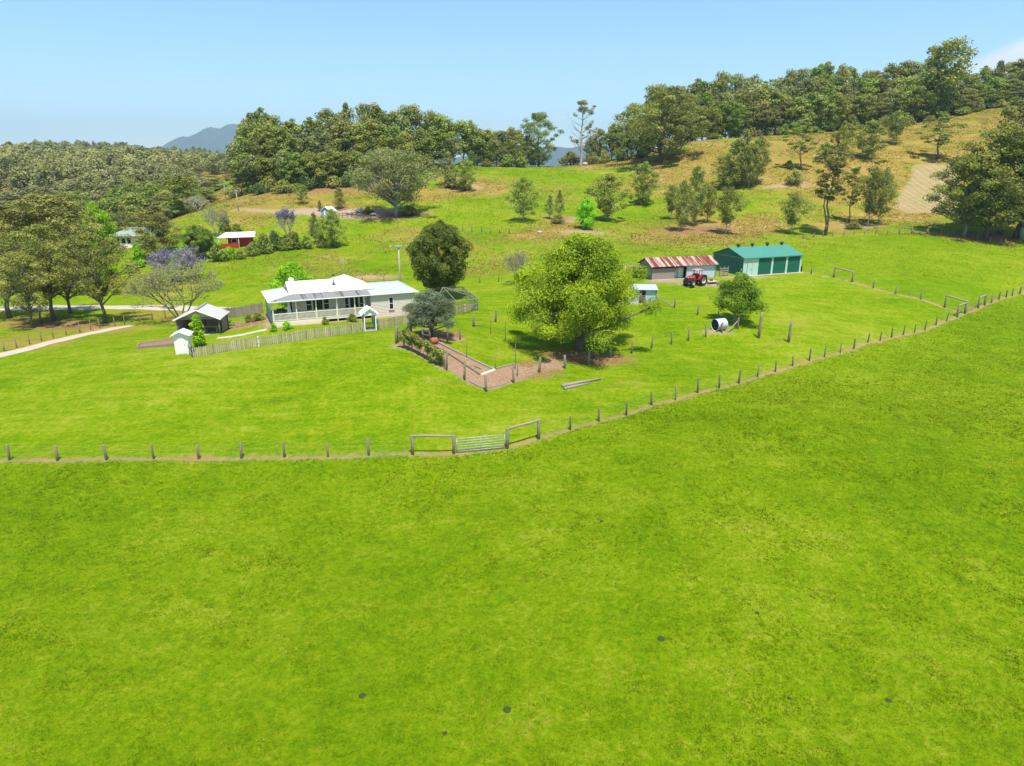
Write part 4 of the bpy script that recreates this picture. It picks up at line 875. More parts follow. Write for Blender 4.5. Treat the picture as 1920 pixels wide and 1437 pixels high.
# ------------------------------------------------------------------ vegetable garden
def garden():
    F_ = h_([(743,645),(757,652),(773,660),(802,675.5),(837,694),(871,713),(912,734.5)]); S_ = h_([(963.5,718.5),(1011,699),(1059,691),(1103,684),(1145,671.5)]); B_ = h_([(839, 641), (863, 637.5), (820, 645)])
    wire_fence('garden_fence', 'rough post and wire fence along the near left side of the vegetable garden', F_, 1.75, .10, 'timber', 4, 21)
    wire_fence('garden_fence', 'post and wire fence from the garden corner round to the shade tree', S_, 1.5, .11, 'timber', 4, 22, (F_[-1], None))
    wire_fence('garden_fence', 'short dark posts at the back of the vegetable garden under the dome tree', B_[:2], 1.5, .07, 'timber', 2, 23)
    for i, (px, py, top, lab) in enumerate([(966, 692, 643, 'tall slim stake at the corner of the garden lawn, tallest of three'), (970, 706, 673, 'slim stake standing just outside the garden lawn corner'), (875, 671, 643, 'thin metal stake at the left edge of the garden lawn'), (929, 693, 662, 'grey stake at the near tip of the garden lawn'), (920, 627, 592, 'leaning stake at the far end of the garden lawn'), (947.5, 639, 604, 'thin stake at the far right of the garden lawn'), (833, 693, 651, 'tall stake in the mulch by the vine fence')]):
        b = hit(px, py); hh = ztop(top, b.y) - b.z; m = MB(); m.path([(0, 0, -.2), (.02, 0, hh * .5), (.03, .01, hh)], [.035, .032, .03], 6); o = m.build('garden_stake', 'timberd' if i != 3 else 'timber', None, True); o.location = b; tag(o, lab, 'stake', 'stakes in the garden')
    def edge(label, pp, w=.14, hgt=.2, mat='timberx'):
        P = h_(pp); o = thing('timber_edging', label, 'garden edging', P[0]); m = MB()
        for a, b in zip(P[:-1], P[1:]): m.bar(Vector(a) + Vector((0, 0, hgt * .3)), Vector(b) + Vector((0, 0, hgt * .3)), w, hgt)
        m.build('sleeper', mat, o, False, Vector(o.location))
    edge('long grey timber edging along the left of the garden lawn', [(822, 644), (858, 662), (893, 679), (926, 694.5)])
    edge('white topped timber edging at the near end of the garden lawn', [(903, 703.5), (928, 694)], .13, .16, 'white'); edge('timber edging along the near right side of the garden lawn', [(930, 693), (966, 683.5)])
    edge('dark timber plank along the middle of the mulch bed', [(812, 649), (840, 664), (870, 684), (899, 703)], .12, .18, 'timberd')
    edge('fallen poles at the foot of the garden corner', [(880, 716), (908, 730), (945, 722)], .12, .14, 'timberx'); edge('short dark plank lying in the mulch', [(890, 688), (902, 693)], .12, .12, 'timberd')
    # side gate and vines
    a, b = hit(745, 643), hit(770, 626); o = thing('garden_gate', 'low dark wooden gate at the left corner of the garden fence', 'gate', a); W = Vector(a); m = MB()
    for t in (0, .2, .4, .6, .8, 1.0): q = a.lerp(b, t); m.box((q.x, q.y, q.z + .55), (.06, .06, 1.1))
    m.bar(a + Vector((0, 0, .6)), b + Vector((0, 0, .6)), .03, .05); m.build('palings', 'timberd', o, False, W); m = MB()
    for z in (.3, .95): m.bar(a + Vector((0, 0, z)), b + Vector((0, 0, z)), .06, .09)
    m.build('rail', 'timberd', o, False, W)
    for q in (a, b): m = MB(); m.path([q + Vector((0, 0, -.2)), q + Vector((0, 0, 1.6)), q + Vector((0, 0, 1.75))], [.17, .16, .12], 8); m.build('post', 'timber', o, True, W)
    o = thing('climbing_vine', 'tangled green vine draped along the top of the garden fence', 'vine', F_[3]); W = Vector(o.location); rng = np.random.default_rng(3); C, RR = [], []; m = MB(); pv = None
    for t in np.linspace(0, 1, 26):
        k = t * 2.6 + 1.2; q = F_[int(k)].lerp(F_[min(int(k) + 1, 6)], k % 1); z = 1.75 - .35 * t + .15 * math.sin(t * 20); C.append((q.x - W.x, q.y - W.y, q.z - W.z + z)); RR.append((.38, .38, .34))
        if rng.random() < .6: C.append((q.x - W.x + rng.normal() * .2, q.y - W.y + .1, q.z - W.z + z * .6)); RR.append((.3, .3, .45))
        nq = Vector((q.x - W.x, q.y - W.y, q.z - W.z + z - .1))
        if pv is not None: m.path([pv, nq], .03, 5, False)
        pv = nq
    m.build('stem', 'bark', o); link('foliage', crown_mesh('foliage', rng, np.array(C), np.array(RR), 150, .16, L['vine']), None, o)
    for px, py, top, w, lab in [(826, 682, 664, 22, 'low green vegetable clump under the vine fence'), (817, 668, 655, 16, 'small leafy clump beside the vine fence')]: tree_px(BUSH[1], px, py, top, w, 'garden_plant', lab, 'plant')
    # rusty drum
    b = hit(814, 645); o = thing('rusty_drum', 'rusty orange cut drum lying in the garden mulch', 'drum', b, R(30)); m = MB(); m.lathe([(.0, -.34), (.33, -.34), (.36, -.1), (.34, .1), (.35, .34), (.29, .34), (.29, -.25), (0, -.25)], 20, (0, 0, .33), 'X'); m.build('shell', 'terracotta', o, True)
    m = MB(); m.box((.6, .3, .06), (.5, .1, .1), Matrix.Rotation(.3, 3, 'Z')); m.build('broken_panel', 'terracotta', o)
    a, b = hit(793, 637), hit(806, 640); o = thing('timber_hurdle', 'small two rail timber hurdle under the dome tree', 'hurdle', a); W = Vector(a)
    for q in (a, b): m = MB(); m.path([q + Vector((0, 0, -.2)), q + Vector((0, 0, 1.25))], .09, 7); m.build('post', 'timber', o, True, W)
    for z in (.6, 1.05): m = MB(); m.bar(a + Vector((0, 0, z)), b + Vector((0, 0, z)), .06, .12); m.build('rail', 'timberx', o, False, W)
    b = hit(893, 612); m = MB(); m.path([(-.6, -.1, .06), (0, .1, .14), (.9, .25, .06)], [.09, .08, .05], 7); o = m.build('fallen_branch', 'timber', None, True); o.location = b; tag(o, 'short curved branch lying at the foot of the first lawn post', 'branch')
garden()
for dx, dy, ln, lab in [(0, 0, 4.6, 'upper of two weathered logs lying in the grass'), (.2, -.45, 2.6, 'lower shorter weathered log lying beside the long one')]:
    b = hit(1056, 730) if ln < 4 else hit(1058, 728); e = hit(1130, 714)
    d = (e - b).normalized(); n = Vector((-d.y, d.x, 0)); q0 = b + n * (dy + .3); m = MB(); r = .17 if ln > 4 else .15
    ln2 = (e - b).length * (1.0 if ln > 4 else .62)
    m.path([Vector((0, 0, r * .7)), d * ln2 * .4 + Vector((0, 0, r * .8)), d * ln2 + Vector((0, 0, r * .6))], [r, r * .95, r * .6], 8); o = m.build('fallen_log', 'timberx', None, True); o.location = (q0.x, q0.y, h1(q0.x, q0.y)); tag(o, lab, 'log', 'logs in the grass')

# ------------------------------------------------------------------ house
def house():
    o = thing('farmhouse', 'low white roofed farmhouse with cream railed verandah along the front', 'house', (HOUSE.x, HOUSE.y, HZ), HROT)
    E, RB, VE = 2.95, 3.30, 2.1          # eave height, foot of main roof, verandah depth
    m = MB(); m.box2((2.74, VE, .1), (11.7, 7.3, RB)); w = m.build('wall', 'wall', o)
    m = MB(); m.box2((11.7, .22, -.2), (17.2, 8.4, E - .08)); m.build('wing_wall', 'wall', o)
    m = MB(); m.box2((.3, .32, .36), (11.68, VE - .003, .48)); m.box2((.3, VE + .003, .36), (2.72, 8.0, .48)); m.build('verandah_floor', 'timberx', o)
    m = MB(); [m.box2((.26, .26, z), (6.1, .32, z + .17)) for z in (-.25, -.05, .15, .33)]; [m.box2((6.1, .26, z), (11.68, .32, z + .17)) for z in (.33,)]; m.build('skirting', 'cream', o)
    m = MB(); m.box2((6.1, .5, -.2), (11.68, .6, .34)); m.build('underfloor_shade', 'dark', o)  # near-black sheet painted as the shade in the gap below the floor
    m = MB(); m.box2((.24, .36, -.3), (.30, 8.0, 1.45)); [m.box2((.225, .36, z), (.24, 8.0, z + .02)) for z in (.1, .4, .7, 1.0, 1.3)]; m.build('side_panel', 'wallgreen', o)
    for u in (.33, 2.95, 5.2, 7.6, 9.75, 10.9):
        m = MB(); m.box2((u - .06, .26, .3), (u + .06, .38, E - .06)); m.box2((u - .09, .23, E - .3), (u + .09, .41, E - .24)); m.build('post', 'cream', o)
    for v in (2.2, 4.1, 6.0, 7.9): m = MB(); m.box2((.20, v - .06, 1.45), (.32, v + .06, E - .06)); m.build('post', 'cream', o)
    for a, b in ((.39, 2.89), (3.01, 5.14), (5.26, 7.54), (7.66, 9.69), (9.81, 10.84), (10.96, 11.66)):
        m = MB(); m.box2((a, .27, 1.36), (b, .37, 1.44)); m.box2((a, .28, .58), (b, .36, .64)); n = int((b - a) / .13)
        for k in range(n): x = a + (b - a) * (k + .5) / n; m.box2((x - .03, .295, .64), (x + .03, .345, 1.36))
        m.build('railing', 'cream', o)
    # roofs
    T = .07
    m = MB(); m.slab([(-.0, 0, E), (11.7, 0, E), (11.7, VE + .15, RB - .04), (2.74, VE + .15, RB - .04)], T); m.build('verandah_roof', 'vroof', o)
    m = MB(); m.slab([(-.02, -.02, E + .004), (2.74, VE + .15, RB - .034), (2.74, 7.9, RB - .034), (-.02, 8.2, E + .004)], T); m.build('side_roof', 'vroofl', o)
    ridge = 4.42
    m = MB(); m.slab([(2.5, VE, RB), (9.8, VE, RB), (9.8, 4.7, ridge), (2.5, 4.7, ridge)], .06); m.slab([(2.5, 4.7, ridge), (9.8, 4.7, ridge), (9.8, 7.5, RB - .1), (2.5, 7.5, RB - .1)], .06)
    r = m.build('main_roof', 'wroof', o)
    m = MB(); m.slab([(2.74, VE + .2, RB - .1), (2.74, 4.7, ridge - .1), (2.74, 7.3, RB - .1)], .06, (1, 0, 0)); m.build('gable', 'wall', o)
    ap = (9.7, 5.4, 4.78); c = [(6.4, VE + .004, RB + .01), (12.7, VE + .004, RB + .01), (12.7, 8.6, RB + .01), (6.4, 8.6, RB + .01)]
    m = MB(); [m.poly([c[i], c[(i + 1) % 4], ap]) for i in range(4)]; m.poly(c[::-1]); m.build('hip_roof', 'wroof', o)
    m = MB(); rz = 3.5
    m.slab([(11.7, -.02, E + .006), (17.65, -.02, E + .006), (16.1, 4.5, rz), (11.7, 4.5, rz)], T); m.slab([(11.7, 4.5, rz), (16.1, 4.5, rz), (17.65, 9, E + .006), (11.7, 9, E + .006)], T); m.slab([(17.65, -.02, E + .006), (17.65, 9, E + .006), (16.1, 4.5, rz)], T); m.build('wing_roof', 'wvroof', o)
    m = MB(); m.box2((-.05, -.13, E - .12), (17.7, -.03, E - .015)); m.box2((-.14, -.03, E - .12), (-.04, 8.2, E - .015)); m.build('gutter', 'white', o)
    m = MB(); m.path([(7.62, -.08, E - .1), (7.62, .18, E - .3), (7.62, .18, -.1)], .05, 8); m.build('downpipe', 'white', o)
    m = MB(); m.path([(17.3, -.08, E - .1), (17.3, .30, E - .3), (17.3, .30, 0)], .05, 8); m.build('downpipe', 'white', o)
    m = MB(); fz = RB + (ridge - RB) * .62; m.tube((8.0, 3.55, fz - .3), (8.0, 3.55, fz + .98), .12, n=12); f = m.build('flue', 'steel', o, True); m = MB(); m.lathe([(.02, .18), (.17, .14), (.17, .02), (.13, 0)], 14, (8.0, 3.55, fz + .98)); m.build('cowl', 'charcoal', f, True); m = MB(); m.box((8.0, 3.5, fz - .05), (.42, .42, .12)); m.build('flashing', 'charcoal', f)
    m = MB(); m.path([(9.7, 5.4, 4.7), (9.7, 5.4, 6.7)], .022, 6); a = m.build('aerial', 'steel', o); m = MB(); [m.path([(9.3, 5.4, z), (10.1, 5.4, z)], .012, 5) for z in (6.3, 6.45, 6.6)]; m.build('crossbar', 'steel', a)
    m = MB(); m.lathe([(0, -.12), (.25, -.09), (.45, 0), (.44, .02), (.24, -.06), (0, -.09)], 22, (0, 0, 0), 'Y'); dish = m.build('satellite_dish', 'white', o, True); dish.scale = (.8, .8, .8); dish.location = (3.2, 5.0, 4.52); dish.rotation_euler = (R(20), 0, R(-10)); m = MB(); m.path([(0, .0, -.5), (0, .05, 0)], .03, 6); m.build('bracket', 'steel', dish)
    # front windows, doors
    def win(u0, u1, z0, z1, v, sash=True, name='window'):
        m = MB(); t = .07
        m.box2((u0 - t, v - .05, z0 - t), (u1 + t, v - .001, z0)); m.box2((u0 - t, v - .05, z1), (u1 + t, v - .001, z1 + t)); m.box2((u0 - t, v - .05, z0), (u0, v - .001, z1)); m.box2((u1, v - .05, z0), (u1 + t, v - .001, z1))
        if sash: m.box2((u0, v - .045, (z0 + z1) / 2 - .025), (u1, v - .002, (z0 + z1) / 2 + .025))
        f = m.build(name, 'white', o); m = MB(); m.box2((u0, v - .03, z0), (u1, v - .004, z1)); m.build('pane', 'glass', f); return f
    win(4.35, 4.95, 1.25, 2.55, VE); win(5.12, 6.25, 1.25, 2.55, VE, False); win(6.4, 7.0, 1.25, 2.55, VE)
    win(8.95, 9.35, .5, 2.6, VE); win(9.55, 10.55, .5, 2.6, VE, False, 'french_door'); win(10.75, 11.15, .5, 2.6, VE)
    f = win(13.98, 14.42, .95, 2.35, .22); m = MB(); m.box2((13.85, .10, .8), (14.55, .21, .87)); m.build('sill', 'brick', f)
    m = MB(); m.box2((2.66, 2.6, .5), (2.735, 3.5, 2.5)); m.build('side_door', 'dark', o)
    # verandah clutter
    c = Matrix.Translation((HOUSE.x, HOUSE.y, HZ)) @ Matrix.Rotation(HROT, 4, 'Z')
    q = c @ Vector((2.25, 1.3, .48)); k = thing('folded_parasol', 'folded pale grey parasol standing in the dark verandah corner', 'parasol', q); m = MB(); m.lathe([(.03, 2.1), (.10, 1.9), (.17, 1.5), (.24, 1.0), (.28, .6), (.26, .35), (.1, .3)], 12); m.build('canopy', 'white', k, True); m = MB(); m.tube((0, 0, 0), (0, 0, 2.2), .03); m.build('pole', 'steel', k)
    q = c @ Vector((1.6, 4.0, .48)); k = thing('outdoor_table', 'dark table standing inside the end of the verandah', 'table', q, HROT); m = MB(); m.box((0, 0, .72), (.9, 1.6, .05)); m.build('tabletop', 'charcoal', k)
    for sx in (-.38, .38):
        for sy in (-.7, .7): m = MB(); m.box((sx, sy, .35), (.06, .06, .7)); m.build('leg', 'charcoal', k)
house()

# picket fence, paling fence, lych gate
def picket(label, P, h=1.05, seed=1, gap=.19, pw=.10, mat='picket', name='picket_fence'):
    rd = random.Random(seed); P = [Vector(p) for p in P]; o = thing(name, label, 'fence', P[0]); W = Vector(P[0]); m = MB(); rl = MB(); i = 0
    for a, b in zip(P[:-1], P[1:]):
        d = (b - a); n = max(1, int(d.length / gap)); ang = math.atan2(d.y, d.x); rot = Matrix.Rotation(ang, 3, 'Z')
        for k in range(n):
            q = a.lerp(b, (k + .5) / n); hh = h * rd.uniform(.94, 1.05); z = h1(q.x, q.y)
            m.box((q.x + rd.uniform(-.01, .01), q.y, z + hh / 2), (pw * rd.uniform(.8, 1.15), .022, hh), rot @ Matrix.Rotation(rd.uniform(-.03, .03), 3, 'Y'))
        off = rot @ Vector((0, .035, 0)); za, zb = h1(a.x, a.y), h1(b.x, b.y)
        for z in (.28, .80): rl.bar((a.x + off.x, a.y + off.y, za + z * h), (b.x + off.x, b.y + off.y, zb + z * h), .04, .09)
    m.build('pickets', mat, o, False, W); rl.build('rails', 'timberx', o, False, W)
    for q in P: m = MB(); z = h1(q.x, q.y); m.box((q.x, q.y + .09, z + h * .5), (.11, .11, h * 1.08)); m.build('post', 'white' if rd.random() < .22 else 'timber', o, False, W)
G1, G2 = hit(687, 621.5), hit(703, 620)
picket('weathered grey picket fence along the front of the house garden, left of the roofed gate', h_([(361, 671), (401, 664), (445, 656.5), (485, 650), (530, 643.5), (575, 637), (620, 630.5), (660, 624.5), (683, 622)]), 1.05, 1)
picket('shorter weathered picket fence running right from the roofed gate to the dome tree', h_([(708, 618), (740, 612), (775, 605), (800, 600), (822, 596)]), 1.05, 2)
picket('low picket fence panel beyond the dome tree below the netted enclosure', h_([(850, 588), (872, 585), (897, 581)]), .95, 3)
picket('short picket return at the left end of the house garden beside the hut', h_([(361, 671), (355, 664), (352, 657)]), 1.2, 5)
picket('grey close boarded paling fence behind the garden bed at the left of the house', h_([(416, 600), (440, 596), (465, 592.5), (492, 588)]), 1.5, 4, .125, .12, 'slab', 'paling_fence')
def lych():
    c = (G1 + G2) / 2; d = (G2 - G1); ang = math.atan2(d.y, d.x); o = thing('roofed_garden_gate', 'white arched garden gate under a small gabled roof in the picket fence', 'gate', c, ang); w = .62
    for x in (-w, w):
        for y in (0, 1.3): m = MB(); m.box((x, y, 1.0), (.12, .12, 2.0)); m.build('post', 'white', o)
    m = MB()
    for s in (-1, 1): m.slab([(s * 1.0, -.25, 1.85), (s * 1.0, 1.75, 1.85), (0, 1.75, 2.6), (0, -.25, 2.6)][::s], .05)
    m.build('roof', 'wroof', o)
    m = MB(); P = [(-w, 1.9), (-w, 1.6)] + [(-w * math.cos(t), 1.5 + .42 * math.sin(t)) for t in np.linspace(0, math.pi, 9)] + [(w, 1.6), (w, 1.9), (0, 2.42)]; m.slab([(x, -.05, z) for x, z in P], .05, (0, -1, 0)); m.build('arch_board', 'white', o)
    m = MB(); [m.box((x, .04, .55), (.06, .03, 1.0)) for x in np.linspace(-.5, .5, 8)]; m.box((0, .07, .25), (1.1, .03, .08)); m.box((0, .07, .85), (1.1, .03, .08)); m.build('gate_leaf', 'charcoal', o)
    m = MB(); m.box((0, .6, .02), (1.3, 1.5, .08)); m.build('step', 'path', o)
    for x in (-w, w): m = MB(); [m.box((x, y, 1.0), (.03, .05, 1.6)) for y in np.linspace(.2, 1.1, 5)]; m.build('side_lattice', 'charcoal', o)
lych()

def gable_box(o, w, d, e, r, over, wallm, roofm, axis='y'):
    """walls and a gabled roof with the ridge along local y"""
    m = MB(); m.slab([(-w / 2, 0, 0), (w / 2, 0, 0), (w / 2, 0, e), (0, 0, r), (-w / 2, 0, e)], d, (0, -1, 0)); m.build('wall', wallm, o)
    m = MB(); k = (r - e) / (w / 2)
    for s in (-1, 1): m.slab([(s * (w / 2 + over), -over, e - k * over + .05), (s * (w / 2 + over), d + over, e - k * over + .05), (0, d + over, r + .05), (0, -over, r + .05)], .05)
    return m.build('roof', roofm, o)
b = hit(343, 664.5); o = thing('white_hut', 'narrow white outhouse with shallow gabled roof at the end of the picket fence', 'hut', b, R(12))
gable_box(o, 1.35, 1.35, 2.05, 2.35, .28, 'white', 'wroof'); m = MB(); m.box((0, -.02, 1.0), (.8, .03, 1.85)); dr = m.build('door', 'white', o); m = MB(); m.box((.3, -.05, 1.0), (.05, .04, .12)); m.build('handle', 'steel', dr)
def open_shed():
    b = hit(375, 630); o = thing('open_garden_shed', 'open fronted garden shed with grey gabled roof on rough timber posts', 'shed', b, R(8)); w, d, e, r = 4.6, 3.6, 2.15, 3.15
    m = MB(); k = (r - e) / (w / 2); ov = .35
    for s in (-1, 1): m.slab([(s * (w / 2 + ov), -ov, e - k * ov), (s * (w / 2 + ov), d + ov, e - k * ov), (0, d + ov, r), (0, -ov, r)], .05)
    rf = m.build('roof', 'vroofl', o); m = MB(); m.box((0, d / 2, r + .02), (.35, d + .8, .05)); m.build('ridge_cap', 'timberx', rf); m = MB(); m.bar((-w / 2 - .36, -ov - .03, e - k * ov - .04), (0, -ov - .03, r - .04), .04, .16); m.bar((w / 2 + .36, -ov - .03, e - k * ov - .04), (0, -ov - .03, r - .04), .04, .16); m.build('barge_board', 'white', rf)
    m = MB(); m.slab([(-w / 2, .02, e + .02), (w / 2, .02, e + .02), (0, .02, r - .12)], .04, (0, -1, 0)); m.build('gable', 'picket', o)
    for x in (-w / 2, -.3, w / 2):
        for y in (0, d): m = MB(); m.path([(x, y, -.2), (x, y, e)], .12, 8); m.build('post', 'timberd', o, True)
    m = MB(); m.box((0, d + .02, e / 2), (w, .06, e)); m.box((-w / 2 + .02, d / 2, e / 2), (.06, d, e)); m.box((w / 2 - .02, d / 2 + .6, e / 2), (.06, d - 1.3, e)); m.build('wall', 'slab', o)
    m = MB(); m.bar((-w / 2, 0, e - .1), (w / 2, 0, e - .1), .12, .18); m.build('beam', 'timber', o); m = MB(); m.box((.1, d / 2, .02), (w - .3, d - .2, .06)); m.build('floor', 'stone', o)
    q = Matrix.Translation(b) @ Matrix.Rotation(R(8), 4, 'Z'); p = q @ Vector((.9, 1.6, .05)); k2 = thing('garden_table', 'pale table standing inside the open garden shed', 'table', p, R(8)); m = MB(); m.box((0, 0, .72), (1.5, .7, .05)); m.build('tabletop', 'picket', k2)
    for sx in (-.65, .65):
        for sy in (-.28, .28): m = MB(); m.box((sx, sy, .35), (.07, .07, .7)); m.build('leg', 'picket', k2)
    p = q @ Vector((-2.65, .35, 0)); m = MB(); m.box((0, 0, .42), (.5, .5, .84)); m.box((0, 0, .88), (.56, .56, .08)); 
    return o
open_shed()
def raised_bed():
    P = h_([(257, 655), (330, 650), (330, 637), (298, 640), (262, 648)]); P = [P[0], hit(331, 648.5), hit(329, 638), P[4]]; o = thing('raised_garden_bed', 'low timber edged bed of bare reddish soil beside the white hut', 'garden bed', P[0]); W = Vector(P[0]); m = MB()
    for a, b in zip(P, P[1:] + P[:1]): m.bar(Vector(a) + Vector((0, 0, .12)), Vector(b) + Vector((0, 0, .12)), .12, .34)
    m.build('frame', 'timber', o, False, W); m = MB(); m.poly([Vector(p) + Vector((0, 0, .17)) for p in P]); m.build('soil', 'mulch', o, False, W)
raised_bed()

# netted enclosure behind the dome tree
def aviary():
    A_, B_, C_, D_ = hit(812, 596), hit(897, 582), at(868, 99), at(790, 97); o = thing('netted_enclosure', 'netting covered garden run with white frame beside the house', 'enclosure', A_); W = Vector(A_); up = Vector((0, 0, 1)); hh = 1.6
    for a, b, n in ((A_, B_, 5), (B_, C_, 4), (C_, D_, 4)):
        for k in range(n): q = a.lerp(b, k / n); m = MB(); q.z = h1(q.x, q.y); m.box((q.x, q.y, q.z + hh / 2), (.09, .09, hh)); m.build('post', 'netting', o, False, W)
    m = MB(); rm = (B_ + C_) / 2 + up * (hh + .1); rn = (A_ + D_) / 2 + up * (hh + 1.0); pk = at(832, 95) + up * 2.3
    for a, b in ((A_, B_), (B_, C_), (C_, D_)): m.bar(a + up * hh, b + up * hh, .07); m.bar(a + up * .9, b + up * .9, .05)
    for q in (A_, B_, C_, D_): m.bar(q + up * hh, pk, .07)
    m.bar(((A_ + B_) / 2) + up * hh, pk, .06); m.bar(((B_ + C_) / 2) + up * hh, pk, .06); m.build('frame', 'netting', o, False, W)
    m = MB()
    for a, b in ((A_, B_), (B_, C_), (C_, D_)):
        n = int((b - a).length / .28)
        for k in range(n): q = a.lerp(b, k / n); m.bar(q, q + up * hh, .012)
        for z in np.arange(.2, hh, .28): m.bar(a + up * z, b + up * z, .012)
    for t in np.linspace(.08, .92, 11):
        m.bar(A_.lerp(B_, t) + up * hh, pk, .012); m.bar(B_.lerp(C_, t) + up * hh, pk, .012); m.bar(A_.lerp(pk - up * hh, t) + up * hh, B_.lerp(pk - up * hh, t) + up * hh, .012); m.bar(B_.lerp(pk - up * hh, t) + up * hh, C_.lerp(pk - up * hh, t) + up * hh, .012)
    m.build('netting', 'charcoal', o, False, W)
aviary()

# ------------------------------------------------------------------ green shed
def green_shed():
    o = thing('green_shed', 'long green metal shed with three roller doors and green roof', 'shed', GS, GROT); Lx, D, E, Rg = 12.5, 8.0, 3.05, 4.35
    m = MB(); m.box2((.02, .06, -.2), (Lx - .02, D, E)); m.build('wall', 'greensheet', o)
    m = MB(); m.slab([(0.0, 0, E - .06), (0.0, D / 2, Rg - .06), (0.0, D, E - .06)], .06, (-1, 0, 0)); m.slab([(Lx, 0, E - .06), (Lx, D / 2, Rg - .06), (Lx, D, E - .06)], .06, (1, 0, 0)); m.build('gable', 'greensheet', o)
    m = MB(); m.box2((0, 0, 0), (3.15, .058, E)); m.build('front_panel', 'palegreen', o)
    for a, b in ((5.9, 6.3), (9.05, 9.45), (12.15, 12.5)): m = MB(); m.box2((a, -.03, 0), (b, .058, E - .1)); m.build('pillar', 'palegreen', o)
    m = MB(); m.box2((3.15, -.02, E - .32), (12.5, .055, E - .102)); m.build('lintel', 'greensheet', o)
    for a in (3.16, 6.31, 9.46): m = MB(); m.box2((a, .02, .02), (a + 2.72, .059, E - .33)); dr = m.build('roller_door', 'greendoor', o); m = MB(); m.box2((a + 1.2, -.01, .9), (a + 1.5, .019, .98)); m.build('handle', 'charcoal', dr)
    m = MB(); m.box2((.85, -.045, .05), (1.78, -.002, 2.15)); dr = m.build('door', 'palegreen', o); m = MB(); m.box2((.78, -.03, .0), (.845, -.003, 2.22)); m.box2((1.785, -.03, 0), (1.85, -.003, 2.22)); m.box2((.845, -.03, 2.155), (1.785, -.003, 2.22)); m.build('frame', 'greenroof', dr); m = MB(); m.box2((1.62, -.09, 1.0), (1.7, -.046, 1.1)); m.build('handle', 'charcoal', dr)
    m = MB(); m.slab([(-.15, -.2, E - .05), (Lx + .15, -.2, E - .05), (Lx + .15, D / 2, Rg), (-.15, D / 2, Rg)], .04); m.slab([(-.15, D / 2, Rg), (Lx + .15, D / 2, Rg), (Lx + .15, D + .2, E - .05), (-.15, D + .2, E - .05)], .04); rf = m.build('roof', 'greenroof', o)
    m = MB(); m.box2((-.14, -.30, E - .2), (Lx + .14, -.205, E - .07)); m.build('gutter', 'greenroof', o)
    m = MB(); m.bar((-.02, -.2, E - .13), (-.02, D / 2, E - .13), .05, .12); m.bar((-.02, D / 2, E - .13), (-.02, D + .2, E - .13), .05, .12); m.build('trim', 'netting', o)
    for u in (1.9, 4.9, 8.2, 11.4):
        m = MB(); m.lathe([(.16, 0), (.16, .18), (.30, .24), (.34, .42), (.26, .58), (.0, .62)], 14, (u, D / 2, Rg - .04)); m.build('roof_vent', 'charcoal', rf, True)
    m = MB(); m.box2((-.2, -.6, -.1), (Lx + .3, -.03, .03)); m.build('apron', 'path', o)
    m = MB(); m.box2((-.09, .25, .9), (-.065, .45, 1.2)); m.build('meter_box', 'white', o)
green_shed()
q = GS + Matrix.Rotation(GROT, 3, 'Z') @ Vector((13.0, .5, 0)); o = thing('rubbish_bin', 'dark bin standing against the right end of the green shed', 'bin', q); m = MB(); m.lathe([(0, 0), (.26, 0), (.30, .8), (.32, .85), (.25, 1.0), (0, 1.05)], 14); m.build('body', 'charcoal', o, True); m = MB(); m.box((0, -.2, .95), (.1, .2, .06)); m.build('handle', 'charcoal', o)

def old_shed():
    o = thing('old_iron_shed', 'old farm shed of timber slabs and iron under a rusty striped roof', 'shed', OS_, OROT); Lx, D, E, Rg = 11.6, 4.6, 2.25, 3.25
    m = MB(); m.box2((0, .0, -.1), (4.1, .09, E - .45)); m.build('front_boards', 'slab', o)
    m = MB(); m.box2((0, .12, E - .45), (5.9, .16, E)); m.build('upper_shade', 'dark', o)  # near-black strip above the boards, eave shade put into the colour
    m = MB(); m.box2((0, .10, -.1), (.07, D, E)); m.slab([(0, .1, E), (0, D / 2, Rg - .08), (0, D - .02, E)], .07, (-1, 0, 0)); m.build('gable_wall', 'slab', o)
    m = MB(); m.box2((6.2, 0, -.1), (Lx, .08, E - .02)); m.build('iron_wall', 'oldiron', o)
    m = MB(); m.box2((Lx - .07, .09, -.1), (Lx, D, E)); m.slab([(Lx, .1, E), (Lx, D / 2, Rg - .08), (Lx, D - .02, E)], .07, (1, 0, 0)); m.build('end_wall', 'oldiron', o)
    m = MB(); m.box2((.08, D - .08, -.1), (Lx - .08, D, E)); m.build('back_wall', 'slab', o)
    m = MB(); m.box2((4.1, .9, -.1), (6.2, .96, E)); m.build('recess_wall', 'oldiron', o); m = MB(); m.box2((5.2, .82, 0), (6.1, .895, 1.9)); m.build('door', 'white', o)
    for u in (4.1, 6.15, 11.55): m = MB(); m.box((u, -.05, E / 2), (.14, .09, E)); m.build('post', 'timber', o)
    m = MB(); k = (Rg - E) / (D / 2)
    m.slab([(-.35, -.4, E - k * .4 + .06), (Lx + .3, -.4, E - k * .4 + .06), (Lx + .3, D / 2, Rg + .06), (-.35, D / 2, Rg + .06)], .04); m.slab([(-.35, D / 2, Rg + .06), (Lx + .3, D / 2, Rg + .06), (Lx + .3, D + .4, E - k * .4 + .06), (-.35, D + .4, E - k * .4 + .06)], .04); m.build('roof', 'rustroof', o)
    m = MB(); m.box2((-3.6, 2.2, 1.75), (-.4, 4.8, 1.80)); m.build('lean_to_roof', 'rustroof', o)
    for x in (-3.4, -1.9): m = MB(); m.box((x, 2.4, .85), (.12, .12, 1.8)); m.build('post', 'timber', o)
    m = MB(); m.box2((-.1, -.5, -.1), (6.6, -.06, .05)); m.build('apron', 'path', o)
    return o
old_shed()
